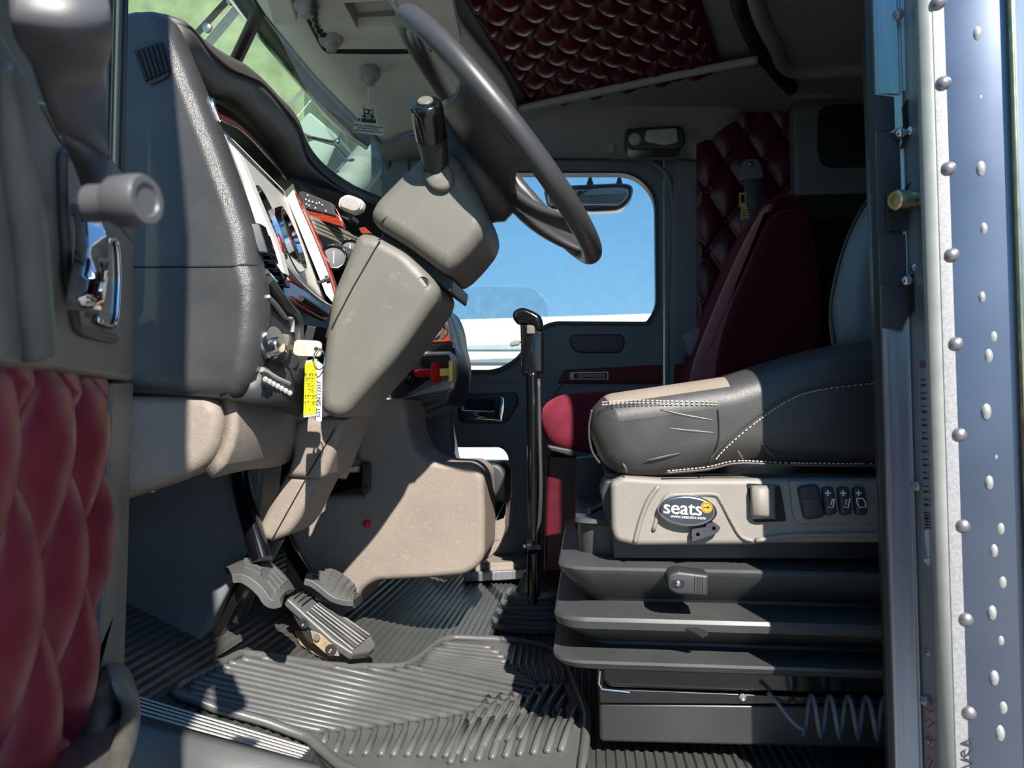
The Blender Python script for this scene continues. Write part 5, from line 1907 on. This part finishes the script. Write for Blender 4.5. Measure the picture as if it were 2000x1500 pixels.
    for i in range(3):
        x0 = 1605 + i * 30
        g = G()
        pillow(g, rp([(x0, 952, 8), (x0 + 22, 950, 8), (x0 + 30, 1004, 8), (x0 + 6, 1008, 8)]), 1.187, 1.2, .005, 4)
        s = g.obj('toggle_switch', 'black_plastic', t, ang=60)
        g = G()
        c = at(x0 + 12, 963, 1.1858)
        g.box(c, EU * .0045, EW * .0004, EZ * .0009)
        g.box(c, EU * .0009, EW * .0004, EZ * .0045)
        if i < 2:
            path = [(x0 + 12, 990), (x0 + 22, 991), (x0 + 25, 974), (x0 + 21 - 4 * i, 975 + 2 * i), (x0 + 18, 986)]
        else:
            path = [(x0 + 8, 974), (x0 + 20, 973), (x0 + 25, 980), (x0 + 26, 990), (x0 + 14, 991), (x0 + 10, 984), (x0 + 8, 974)]
        g.tube([at(x, y, 1.1858) for x, y in path], .0009, 5)
        g.obj('symbol', 'white', s, smooth=False)
    # front lip of the pan and height lever
    g = G()
    pillow(g, rp([(1172, 960, 6), (1180, 938, 6), (1200, 934), (1206, 1050), (1182, 1012, 8)]), 1.24, 1.34, .006)
    g.obj('pan_end', 'black_plastic', t)
    G().tube([at(1150, 1000, 1.30), at(1168, 990, 1.30), at(1180, 985, 1.30)], .006, 8).obj('adjust_lever', 'black_paint', t)
    # pan underneath
    G().prism([at(x, y, 1.26) for x, y in [(1185, 925), (1960, 925), (1960, 1090), (1200, 1090)]], EW * .42).obj('pan', 'black_plastic', t, smooth=False)
    # suspension bellows
    U0, U1 = uwz(at(1090, 1110, 1.2))[0], 1.06
    def loop(pxl, py, wf, rad):
        p = at(pxl, py, wf)
        u0, w0, z = uwz(p)
        pts = []
        for k in range(5):
            a = pi + pi / 2 * k / 4
            pts.append(T(u0 + rad + rad * cos(a), w0 + rad + rad * sin(a), z))
        pts.append(T(.3, w0, z + .0))
        pts.append(T(1.04, w0, z - .003))
        pts.append(T(1.04, 1.76, z))
        for k in range(5):
            a = pi / 2 + pi / 2 * k / 4
            pts.append(T(u0 + rad + rad * cos(a), 1.76 - rad + rad * sin(a), z + .004))
        return pts
    levels = [(1124, 1014, 1.275, .03), (1122, 1022, 1.27, .03), (1128, 1026, 1.285, .03), (1131, 1082, 1.29, .04), (1092, 1106, 1.212, .05), (1088, 1112, 1.208, .05), (1092, 1122, 1.212, .05), (1140, 1166, 1.28, .04), (1144, 1172, 1.28, .04),
              (1084, 1204, 1.195, .05), (1080, 1212, 1.192, .05), (1084, 1226, 1.196, .05), (1142, 1250, 1.275, .04), (1142, 1256, 1.275, .04), (1078, 1288, 1.185, .05), (1077, 1294, 1.184, .05), (1086, 1303, 1.19, .05), (1170, 1308, 1.24, .03)]
    g = G().loft([loop(*l) for l in levels])
    g.obj('bellows', 'bellows', t, bevel=.0025, ang=30)
    # torn spot on the middle fold
    g = G().prism([at(x, y, 1.192) for x, y in [(1338, 1228), (1362, 1226), (1382, 1234), (1384, 1240), (1372, 1246), (1362, 1238)]], EW * .003)
    g.obj('tear', 'void', t, smooth=False)
    # latch on the top fold
    g = G()
    pillow(g, rp([(1303, 1122, 8), (1322, 1114, 6), (1384, 1122, 3), (1382, 1164, 3), (1320, 1160, 8), (1304, 1150, 8)]), 1.170, 1.215, .005, 3)
    l = g.obj('latch', 'black_plastic', t, ang=50)
    g = G().prism([at(x, y, 1.1685) for x, y in rp([(1312, 1134, 3), (1337, 1134, 3), (1337, 1147, 3), (1312, 1147, 3)])], EW * .002)
    g.obj('slot', 'void', l, smooth=False)
    G().lathe(at(1324, 1140, 1.168), -EW, [(0, .0042), (.002, .0042), (.003, .002), (.0031, .001)], 12).obj('pin', 'worn_chrome', l)
    g = G()
    for i in range(4):
        x = 1357 + i * 5
        g.prism([at(x, 1126 + i * .4, 1.1685), at(x + 2, 1126 + i * .4, 1.1685), at(x + 2, 1156 + i * .4, 1.1685), at(x, 1156 + i * .4, 1.1685)], EW * .002)
    g.obj('grip_lines', 'black_plastic', l, smooth=False)
    # riser and base
    def boxpx(pts, w0, w1, n, m, bev=.004):
        G().prism([at(x, y, w0) for x, y in pts], EW * (w1 - w0)).obj(n, m, t, bevel=bev, seg=3)
    boxpx([(1176, 1300), (1960, 1300), (1960, 1356), (1560, 1356), (1190, 1344), (1176, 1330)], 1.235, 1.74, 'riser', 'black_paint', .006)
    boxpx([(1170, 1342), (1200, 1346), (1560, 1360), (1960, 1364), (1960, 1378), (1172, 1374)], 1.238, 1.74, 'riser_lip', 'black_paint', .002)
    boxpx([(1170, 1372), (1960, 1384), (1960, 1470), (1172, 1450)], 1.245, 1.76, 'base', 'black_metal', .006)
    G().tube([at(1172, 1310, 1.236), at(1170, 1335, 1.236), at(1176, 1346, 1.236), at(1230, 1352, 1.236)], .0022, 6).obj('edge_trim', 'worn_chrome', t)
    G().lathe(at(1450, 1360, 1.235), -EW, [(-.006, .006), (.004, .006), (.005, .001)], 8).obj('bolt', 'worn_chrome', t)
    # upright black box ahead of the pan
    g = G()
    g.prism([at(x, y, 1.60) for x, y in [(1124, 896), (1190, 890), (1200, 1100), (1122, 1080)]], EW * .1)
    g.obj('front_box', 'black_plastic', t, bevel=.004)


driver_seat()


def coil_hose():
    pts = []
    a0, a1 = at(1540, 1402, 1.19), at(1800, 1410, 1.17)
    for p in smooth([at(1500, 1352, 1.21), at(1520, 1375, 1.20), at(1548, 1410, 1.19), at(1572, 1428, 1.18)], 4):
        pts.append(p)
    n = 130
    for i in range(n):
        s = i / n
        c = at(1568, 1398, 1.175).lerp(at(1860, 1408, 1.16), s)
        a = -pi / 2 - .3 + s * 2 * pi * 8.0
        pts.append(c + EZ * .029 * sin(a) + EW * .022 * cos(a) + EU * .006 * cos(a))
    o = G().tube(pts, .0036, 8).obj('coiled_hose', 'hose_grey', ang=180)
    tag(o, 'dark coiled air hose beside the black seat base at the lower right', 'hose')


coil_hose()


# ================================================================ passenger seat
def passenger_seat():
    t = thing('passenger_seat', 'maroon fabric passenger seat partly hidden behind the driver seat', 'seat', at(1250, 1120, 2.3))
    g = G()
    pillow(g, rp([(1054, 830, 24), (1060, 792, 20), (1090, 772, 20), (1150, 765, 20), (1420, 758), (1420, 892), (1120, 890, 20), (1072, 876, 24)], 6), 2.04, 2.52, .06, 7, .06)
    g.obj('cushion', 'corduroy', t, ang=180)
    g = G()
    pillow(g, rp([(1066, 868, 10), (1150, 884), (1420, 886), (1420, 894), (1120, 893, 10), (1074, 880, 8)]), 2.05, 2.5, .006)
    g.obj('cushion_base', 'black_plastic', t)
    G().prism([at(x, y, 2.14) for x, y in [(1068, 888), (1300, 888), (1300, 1120), (1062, 1120)]], EW * .36).obj('pedestal', 'maroon_dark', t, bevel=.01)
    g = G()
    pillow(g, rp([(1340, 760), (1352, 700, 30), (1384, 615, 40), (1425, 520, 40), (1462, 440, 40), (1492, 396, 24), (1524, 378, 20), (1552, 380, 18), (1572, 400, 20), (1596, 520, 40), (1606, 760)], 6), 2.20, 2.50, .04, 6, .04)
    b = g.obj('backrest', 'velvet', t, ang=180)
    g = G()
    pillow(g, rp([(1345, 762), (1356, 706, 30), (1388, 622, 40), (1428, 528, 40), (1466, 448, 40), (1494, 402, 18), (1512, 398, 16), (1500, 430, 30), (1466, 520, 40), (1440, 580, 40), (1420, 700, 30), (1410, 762)], 6), 2.17, 2.24, .020, 5)
    g.obj('inner_panel', 'velvet_light', b, ang=180)
    g = G()
    pillow(g, rp([(1395, 764), (1402, 680, 40), (1430, 590, 40), (1462, 525, 30), (1484, 460, 30), (1505, 422, 20), (1530, 408, 16), (1558, 414, 14), (1584, 440, 20), (1600, 560, 40), (1606, 764)], 6), 2.12, 2.24, .04, 6)
    g.obj('side_bolster', 'velvet', b, ang=180)
    g = G()
    pillow(g, rp([(1336, 650, 14), (1370, 636, 10), (1372, 696, 10), (1342, 700, 14)]), 2.30, 2.40, .01)
    g.obj('armrest_end', 'far_plastic', t)


passenger_seat()


def seat_belt():
    t = thing('seat_belt', 'grey passenger seat belt hanging from a triangular anchor on the tufted wall', 'seat belt', at(1466, 480, 2.5))
    w = 2.50
    g = G()
    pillow(g, rp([(1452, 312, 8), (1482, 310, 8), (1492, 340, 8), (1488, 352, 6), (1444, 354, 6), (1442, 342, 8)]), w, w + .02, .004)
    g.obj('anchor', 'far_plastic', t)
    G().lathe(at(1467, 321, w), -EW, [(-.006, .010), (.004, .010), (.008, .007), (.009, .002)], 14).obj('bolt', 'worn_chrome', t)
    g = G().grid([[at(1452, 350, w - .004), at(1487, 348, w - .004)], [at(1454, 400, w - .004), at(1488, 398, w)], [at(1450, 430, w), at(1476, 425, w)], [at(1448, 560, w + .02), at(1466, 560, w + .02)]])
    g.obj('strap', 'belt', t, solid=.003)
    g = G().plate([at(x, y, w - .01) for x, y in rp([(1444, 376, 2), (1458, 376, 2), (1458, 404), (1444, 404)])], [[at(x, y, w - .01) for x, y in [(1447, 380), (1456, 380), (1456, 396), (1447, 396)]]], EW * .004)
    g.obj('guide_loop', 'label_tan', t)
    g = G().prism([at(x, y, w - .012) for x, y in [(1448, 404), (1460, 404), (1464, 428), (1446, 430)]], EW * .003)
    lb = g.obj('label_tag', 'label_tan', t, smooth=False)
    g = G()
    for y in (410, 415, 420, 425):
        g.prism([at(1449, y, w - .0125), at(1461, y, w - .0125), at(1461, y + 1.6, w - .0125), at(1449, y + 1.6, w - .0125)], EW * .0004)
    g.obj('print', 'ink', lb, smooth=False)


seat_belt()


def far_mirror():
    t = thing('side_mirror', 'convex truck mirror outside the passenger window against the sky', 'mirror', at(1185, 412, 3.1))
    w = 3.06
    g = G()
    pillow(g, rp([(1060, 368, 14), (1120, 362, 14), (1215, 358, 14), (1237, 362, 12), (1236, 385, 14), (1216, 410, 16), (1160, 413, 12), (1070, 408, 14)]), w, w + .10, .02, 5, .03)
    g.obj('housing', 'black_paint', t, ang=60)
    g = G()
    pillow(g, rp([(1068, 374, 10), (1210, 366, 12), (1229, 370, 8), (1226, 386, 12), (1208, 403, 12), (1072, 402, 10)]), w - .006, w + .02, .006, 3)
    g.obj('mirror_glass', 'mirror', t, ang=60)
    G().tube([at(1153, 332, w + .04), at(1153, 290, w + .04), at(1120, 270, 2.74)], .009, 8).obj('arm', 'black_paint', t)
    G().tube([at(1211, 332, w + .04), at(1211, 290, w + .04), at(1120, 262, 2.74)], .009, 8).obj('arm', 'black_paint', t)
    for x in (1153, 1210):
        g = G().loft([[at(x - 8, 362, w + .02), at(x + 7, 362, w + .02), at(x + 7, 362, w + .06), at(x - 8, 362, w + .06)],
                      [at(x - 3, 345, w + .03), at(x + 2, 345, w + .03), at(x + 2, 345, w + .05), at(x - 3, 345, w + .05)],
                      [at(x - 1, 330, w + .035), at(x + 2, 330, w + .035), at(x + 2, 330, w + .05), at(x - 1, 330, w + .05)]])
        g.obj('bracket', 'black_paint', t)


far_mirror()


# ================================================================ open driver door
def driver_door():
    HX, HY = -.500, .985
    H = Vector((HX, HY, 0))
    D = Vector((.33, -.944, 0)).normalized()
    N = Vector((.944, .33, 0)).normalized()
    def dp(x, y, off=0.):
        return atn(x, y, H + N * off, N)
    def dw(s, z, off=0.):
        return H + D * s + EZ * z + N * off
    t = thing('truck_door', 'open driver door with maroon tufted lower panel and grab handle at the left', 'truck door', dw(.45, .0))
    # lengthwise positions of the pixel columns
    def sz(x, y, off=0.):
        p = dp(x, y, off) - H
        return p.dot(D), p.z
    # door shell behind the trim
    g = G().prism([dw(-.02, -.06, -.05), dw(1.15, -.06, -.05), dw(1.15, .80, -.05), dw(-.02, .80, -.05)], -N * .05)  # out-of-view rear end lengthened to shade the dash and knee panel
    g.obj('door_shell', 'trailer_white', t, bevel=.006)
    # upper trim panel
    zlow = sz(250, 750)[1]
    zt = sz(255, 330)[1]
    p0 = [dp(x, y) for x, y in [(263, 470), (262, 745), (120, 727), (0, 718), (-900, 660), (-900, -330), (-60, -60), (40, 110), (110, 250), (160, 330), (205, 400)]]
    g = G().prism(p0, -N * .06)
    g.obj('trim_panel', 'door_plastic', t, bevel=.010, seg=3)
    # window sill part of the trim beyond the handle
    p0 = [dp(x, y, -.004) for x, y in [(262, 480), (205, 402), (160, 332), (112, 252), (85, 200), (150, 210), (215, 300), (238, 330), (262, 430)]]
    G().prism(p0, -N * .05).obj('sill_trim', 'door_plastic', t, bevel=.006, seg=3)
    # inner sill of the window, left of the handle
    g = G().prism([dp(x, y, -.036) for x, y in [(-400, -330), (64, -330), (70, 90), (104, 235), (60, 190), (0, 90), (-60, 20), (-400, -200)]], -N * .01)
    g.obj('sill_trim', 'door_plastic', t, bevel=.003)
    # raised ridge
    pts = [dp(x, y, .004) for x, y in smooth([(8, 120), (18, 250), (34, 360), (50, 480), (60, 600), (70, 690)], 5)]
    G().tube(pts, [.006 + .010 * min(1, i / 10) for i in range(len(pts))], 12, flat=.8).obj('ridge', 'door_plastic', t, ang=180)
    # window glass, frame and rubber channel
    s0, z0 = sz(238, 335)
    fr = [(-.01, .012, 'black_plastic'), (.012, .022, 'far_plastic'), (.030, .010, 'black_plastic'), (.046, .016, 'worn_chrome'), (.068, .022, 'black_plastic'), (.10, .012, 'aluminium')]
    for i, (a, wd, m) in enumerate(fr):
        g = G().prism([dw(a, zt - .02 - .0, -.02 - .004 * i), dw(a + wd, zt - .02, -.02 - .004 * i), dw(a + wd, 1.7, -.02 - .004 * i), dw(a, 1.7, -.02 - .004 * i)], -N * .03)
        g.obj('window_channel', m, t, bevel=.002)
    g = G().prism([dw(.112, .80, -.048), dw(.86, .80, -.048), dw(.86, 1.57, -.048), dw(.112, 1.57, -.048)], -N * .004)
    g.obj('window_pane', 'green_glass', t, smooth=False)
    for fp in ([(1.0, .80), (1.15, .80), (1.15, 1.22), (1.10, 1.29), (.92, 1.32), (.92, 1.62), (.84, 1.62), (.84, 1.26), (1.0, 1.2)], [(.112, 1.56), (.92, 1.56), (.92, 1.62), (.112, 1.62)]):  # unseen rear edge stepped to shape the shadow on the dash
        g = G().plate([dw(a, b, -.03) for a, b in fp], [], -N * .04)
        g.obj('window_frame', 'far_plastic', t, bevel=.004)
    # grab handle: upper mount, blade, and round lower end
    a, b = dp(110, 70, .03), dp(205, 95, .05)
    loops = []
    st = [((62, -80), (158, -80), .056, .030), ((68, 0), (168, 6), .060, .034), ((70, 55), (176, 58), .060, .034), ((72, 92), (182, 96), .056, .030), ((76, 122), (190, 132), .050, .020), ((84, 160), (196, 176), .046, .016),
          ((108, 225), (199, 250), .046, .015), ((138, 280), (202, 310), .048, .015), ((166, 335), (206, 360), .050, .017), ((184, 375), (212, 398), .048, .020), ((190, 410), (214, 428), .044, .020)]
    for l, r, off, th in st:
        A, Bp = dp(*l, off - .02), dp(*r, off)
        m = (A + Bp) / 2
        row = []
        for k in range(16):
            an = 2 * pi * k / 16
            cc, ss = cos(an), sin(an)
            q = m + (Bp - A) * .5 * (abs(cc) ** .6 * (1 if cc > 0 else -1)) + N * th * .5 * (abs(ss) ** .7 * (1 if ss > 0 else -1))
            row.append(q)
        loops.append(row)
    loops = [list(r) for r in zip(*[smooth([l[j] for l in loops], 3) for j in range(16)])]
    h = G().loft(loops).obj('grab_handle', 'handle_plastic', t, ang=180)
    kc = at(268, 392, 0.80)
    ax = Vector((.97, -.22, .0)).normalized()
    kc = atn(262, 392, H + N * .09, N)
    sc = (kc - CAM).dot(Vector((0, cos(PITCH), sin(PITCH)))) / FPX
    R = 50 * sc
    G().lathe(kc - ax * R * 1.9, ax, [(0, R * .75), (R * 1.0, R * .72), (R * 1.02, R * .9), (R * 1.2, R * 1.0), (R * 1.9, R * 1.02), (R * 2.35, R * 1.0), (R * 2.5, R * .92), (R * 2.5, R * .66), (R * 2.4, R * .6), (R * 2.39, .001)], 32).obj('end_cap', 'handle_plastic', h, ang=50)
    # inside latch with recess
    g = G().tube([dp(x, y, .002) for x, y in smooth([(140, 300), (120, 308), (118, 340), (122, 440), (130, 540), (142, 610), (152, 640), (190, 655), (222, 662)], 5)], .0055, 10)
    g.obj('recess_rim', 'black_plastic', t, ang=180)
    g = G().prism([dp(x, y, .0010) for x, y in rp([(134, 306), (160, 330), (200, 410), (212, 470), (222, 500), (222, 655), (190, 648), (156, 632, 8), (145, 600), (134, 530), (124, 420), (122, 330, 10)])], -N * .004)
    g.obj('recess', 'door_plastic', t, smooth=False)
    g = G().prism([dp(x, y, .004) for x, y in [(196, 470), (230, 468), (233, 560), (224, 640), (188, 625), (206, 560)]], -N * .003)
    g.obj('cup', 'black_paint', t, smooth=False)
    rows = []
    for l, r, o in (((166, 400), (176, 402), .010), ((178, 440), (196, 466), .016), ((180, 478), (204, 496), .020), ((176, 520), (206, 530), .024), ((170, 560), (204, 560), .024), ((164, 590), (200, 586), .022), ((160, 604), (190, 618), .016)):
        A, Bp = dp(*l, o), dp(*r, o + .006)
        rows.append([A - N * .012, A, (A + Bp) / 2 + N * .006, Bp, Bp - N * .010])
    rows = [list(r) for r in zip(*[smooth([r[j] for r in rows], 4) for j in range(5)])]
    G().grid(rows).obj('door_handle', 'chrome', t, solid=.003, ang=60)
    G().tube([dp(x, y, .006) for x, y in smooth([(212, 470), (226, 470), (231, 520), (230, 580), (222, 636), (190, 624)], 4)], .003, 8).obj('handle_rim', 'chrome', t, ang=180)
    # lower: maroon tufted panel in brown surround
    sA, sB = sz(218, 760)[0], .92
    g = G().prism([dp(x, y, -.006) for x, y in [(261, 748), (255, 900), (250, 1100), (243, 1300), (235, 1420), (120, 1700), (60, 1600), (158, 1440), (190, 1320), (203, 1200), (209, 1080), (215, 900), (221, 748)]], -N * .05)
    g = G().plate(g.v[:13], [], -N * .05)
    g.obj('lower_surround', 'door_plastic', t, bevel=.006, seg=3)
    z1 = sz(215, 752)[1]
    sB = sz(168, 1400)[0]
    c = [dw(sB - .045, .0, -.016), dw(.92, -.06, -.016), dw(.92, z1 + .03, -.016), dw(sA - .040, z1 + .02, -.016)]
    L, Hh = (.92 - sA), z1 + .02
    bs, bz = sz(141, 897)
    fu, fv = (bs - sA) / L, (bz - .02) / (z1 - .02)
    of = ((-(fu * L / .15 + fv * Hh / .21)) % 1, (-(fu * L / .15 - fv * Hh / .21)) % 1)
    g, b, n = tuft(c, 240, 160, L / .15, Hh / .21, .028, 1, .5, of)
    if n.dot(N) < 0:
        g, b, n = tuft(c, 240, 160, L / .15, Hh / .21, .028, -1, .5, of)
        n = n
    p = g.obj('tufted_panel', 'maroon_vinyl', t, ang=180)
    p['label'] = 'maroon diamond-tufted vinyl panel'
    buttons(b, N, .008, 'maroon_vinyl', p, .006)
    # map pocket at the foot
    rim = smooth([dp(x, y, o) for x, y, o in [(246, 1300, 0), (262, 1340, .02), (270, 1384, .035), (262, 1440, .05), (240, 1500, .06), (200, 1600, .07)]], 4)
    inn = smooth([dp(x, y, o) for x, y, o in [(205, 1300, 0), (214, 1330, .01), (232, 1370, .02), (236, 1400, .03), (222, 1450, .04), (190, 1560, .05)]], 4)
    G().grid([inn, [a.lerp(bb, .4) + N * .006 for a, bb in zip(inn, rim)], rim, [q - N * .05 for q in rim]]).obj('map_pocket', 'door_plastic', t, solid=.006, ang=60)
    g = G().grid([[dp(x, y, .0) for x, y in [(204, 1300), (180, 1360), (120, 1520), (60, 1700)]], [dp(x, y, o) for x, y, o in [(214, 1330, .01), (234, 1385, .02), (215, 1480, .03), (160, 1700, .04)]]])
    g.obj('pocket_liner', 'black_plastic', t, solid=.004)


driver_door()


# ================================================================ rear door pillar at the right
def pillar():
    t = thing('door_pillar', 'riveted aluminium door pillar with striker bolt at the right edge', 'pillar', at(1850, 1560, .92))
    def strip(cols, m, n, solid=.006, bev=0.0015, y0=-80, y1=1600, ang=35):
        rows = []
        for y in (y0, 0, 500, 1000, y1) if y0 < 0 and y1 > 1200 else (y0, (y0 + y1) / 2, y1):
            s = y / 1500
            rows.append([at(a + (b - a) * s, y, w) for a, b, w in cols])
        return G().grid(rows).obj(n, m, t, solid=solid, offset=1, bevel=bev, ang=ang)
    strip([(1701, 1747, 1.07), (1690, 1740, 1.04), (1695, 1744, 1.02), (1710, 1752, 1.015)], 'black_metal', 'rubber_seal', y0=-1000)
    strip([(1709, 1752, 1.02), (1712, 1757, 1.0), (1752, 1797, .985), (1754, 1798, .99), (1806, 1846, .95), (1812, 1852, .93)], 'aluminium', 'jamb', y0=-1000)
    # brighter face plates above and below the tape
    strip([(1710, 1752, .995), (1752, 1798, .978), (1754, 1800, .984)], 'blue_aluminium', 'face_plate', y0=-80, y1=184)
    strip([(1752, 1798, .983), (1796, 1842, .962)], 'aluminium', 'face_plate', y0=-80, y1=178)
    strip([(1712, 1756, .995), (1752, 1796, .978), (1754, 1798, .984)], 'blue_aluminium', 'face_plate', y0=648, y1=1600)
    # bright rolled lip
    strip([(1800, 1848, .925), (1797, 1846, .900), (1801, 1850, .892), (1818, 1866, .889), (1828, 1876, .893)], 'lip_metal', 'rolled_lip', bev=0, ang=180, y0=-1000)
    strip([(1817, 1864, .889), (1838, 1888, .886), (1844, 1892, .886)], 'sandy_aluminium', 'rivet_strip', y0=-1000)
    strip([(1840, 1890, .886), (1880, 1930, .878), (1930, 1975, .872), (1968, 2016, .868)], 'skin_metal', 'outer_skin', ang=180, y0=-1000)
    strip([(1964, 2012, .870), (1968, 2016, .855), (1976, 2024, .850), (1982, 2030, .856)], 'brass', 'edge_bead', bev=0, ang=180, y0=-1000)
    strip([(1969, 2017, .866), (2080, 2130, .845)], 'blue_aluminium', 'outer_skin', ang=180, y0=-1000)
    # rivets
    r0 = None
    cen = [(1828, -160), (1833, 5), (1843, 163), (1853, 330), (1859, 499), (1867, 672), (1874, 849), (1881, 1027), (1887, 1209), (1893, 1391), (1899, 1570)]
    for x, y in cen:
        p = at(x, y, .882)
        if r0 is None:
            r0 = G().lathe(p, -EW, [(-.004, .0088), (0, .0088), (.003, .0078), (.006, .005), (.0072, .001)], 20).obj('rivet', 'rivet', t)
            pr = p
        else:
            o = r0.copy()
            COL.objects.link(o)
            o.location = r0.location + (p - pr)
            ORG[o] = ORG[t]
    # pale bumps standing in for reflections of sunlit rivets on the outer skin
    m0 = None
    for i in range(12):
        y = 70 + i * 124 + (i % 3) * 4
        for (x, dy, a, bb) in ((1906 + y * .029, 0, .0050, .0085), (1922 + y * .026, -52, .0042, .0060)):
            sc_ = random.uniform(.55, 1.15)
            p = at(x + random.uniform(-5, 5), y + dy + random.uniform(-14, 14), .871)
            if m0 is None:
                m0 = G().loft([[p + EU * .005 * r * cos(k) + EZ * .009 * r * sin(k) - EW * h for k in [2 * pi * i2 / 14 for i2 in range(14)]] for r, h in ((1, -.002), (.9, .002), (.5, .004), (.05, .0045))]).obj('rivet_glint', 'lip_metal', t)
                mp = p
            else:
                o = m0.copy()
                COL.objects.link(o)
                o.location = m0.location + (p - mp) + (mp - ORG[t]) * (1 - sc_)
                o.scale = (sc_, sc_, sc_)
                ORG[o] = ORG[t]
    # tape patches round the striker
    def patch(pts, w, m='tape', n='tape_patch', d=.004):
        return G().prism([at(x, y, w) for x, y in pts], EW * d).obj(n, m, t, bevel=.001)
    patch(rp([(1707, 184), (1757, 190), (1776, 184), (1780, 200), (1772, 215), (1762, 250), (1712, 258)], 3, 4), .985)
    patch(rp([(1714, 256), (1766, 260), (1760, 300), (1768, 400), (1772, 462), (1715, 460)], 3, 4), .982)
    patch(rp([(1718, 458), (1770, 456), (1774, 525), (1770, 560), (1720, 558)], 3, 4), .980)
    patch(rp([(1722, 556), (1772, 560), (1788, 612), (1772, 620), (1760, 646), (1724, 640)], 3, 4), .978)
    patch([(1732, 372), (1772, 372), (1772, 450), (1734, 450)], .976, 'black_metal', 'striker_plate')
    # keyhole slots
    patch(rp([(1762, 210), (1772, 192), (1776, 262), (1764, 290), (1758, 290), (1768, 262)], 3, 4), .974, 'void', 'slot', .002)
    patch(rp([(1774, 545), (1786, 530), (1788, 606), (1776, 614)], 3, 4), .972, 'void', 'slot', .002)
    for x, y in ((1759, 260), (1780, 256), (1771, 548), (1790, 522)):
        G().lathe(at(x, y, .975), -EW, [(-.004, .0075), (0, .0075), (.004, .006), (.0062, .003), (.0065, .001)], 16).obj('screw', 'worn_chrome', t)
    for x, y in ((1756, 27), (1795, 950), (1817, 1275), (1810, 1370), (1821, 1448)):
        G().lathe(at(x, y, .966), -EW, [(-.004, .0068), (0, .0068), (.003, .005), (.0045, .001)], 16).obj('screw', 'rivet', t)
    # striker bolt
    a, b = at(1793, 389, .968), at(1746, 391, .955)
    d = (b - a).normalized()
    L = (b - a).length
    G().lathe(a, d, [(-.006, .026), (.001, .026), (.002, .002)], 28).obj('washer', 'black_metal', t)
    G().lathe(a, d, [(0, .009), (L * .25, .009), (L * .27, .0075), (L * .5, .0075), (L * .52, .0125), (L * .95, .0125), (L, .0105), (L, .007), (L * .9, .006), (L * .9, .001)], 24).obj('striker', 'brass', t)
    # torn maker's label
    g = G().prism([at(x, y, .960) for x, y in [(1795, 690), (1818, 690), (1830, 1100), (1812, 1102), (1802, 1050)]], EW * .0006)
    lb = g.obj('label_strip', 'aluminium', t, smooth=False)
    g = G()
    for i in range(11):
        y = 740 + i * 26
        x = 1797 + (y - 690) * .022
        g.prism([at(x, y, .9592), at(x + 24, y + 3, .9592), at(x + 24, y + 5, .9592), at(x, y + 2, .9592)], EW * .0003)
        g.prism([at(x + 1, y + 10, .9592), at(x + 12, y + 11, .9592), at(x + 12, y + 15, .9592), at(x + 1, y + 14, .9592)], EW * .0003)
    for i in range(5):
        y = 1005 + i * 6
        g.prism([at(1806, y, .9592), at(1822, y + 1, .9592), at(1822, y + 4, .9592), at(1806, y + 3, .9592)], EW * .0003)
    g.obj('print', 'tape', lb, smooth=False)
    g = G()
    for q in ([(1815, 955), (1822, 965), (1825, 1000), (1818, 1004), (1813, 985)], [(1806, 1036), (1821, 1030), (1822, 1080), (1812, 1088), (1808, 1062)], [(1803, 1094), (1822, 1086), (1822, 1100), (1812, 1104)]):
        g.prism([at(x, y, .9585) for x, y in q], EW * .0006)
    g.obj('torn_paper', 'white', lb, smooth=False)
    g = G().prism([at(x, y, .9592) for x, y in [(1796, 706), (1810, 702), (1810, 716), (1796, 720)]], EW * .0003)
    g.obj('red_mark', 'velvet_light', lb, smooth=False)
    # red crayon figures near the foot
    g = G()
    for pts in ([(1806, 1382), (1818, 1390), (1822, 1386)], [(1806, 1410), (1814, 1404), (1824, 1412), (1812, 1420)], [(1808, 1440), (1820, 1446), (1814, 1456), (1822, 1462)], [(1812, 1480), (1822, 1486), (1814, 1500)]):
        g.tube([at(x, y, .9585) for x, y in pts], .0009, 5)
    g.obj('crayon_mark', 'red', t)
    g = G()
    g.text('VSA', at(1896, 1470, .878), EZ, -EU, .020, .0003)
    g.obj('stencil', 'tape', t, smooth=False)


pillar()
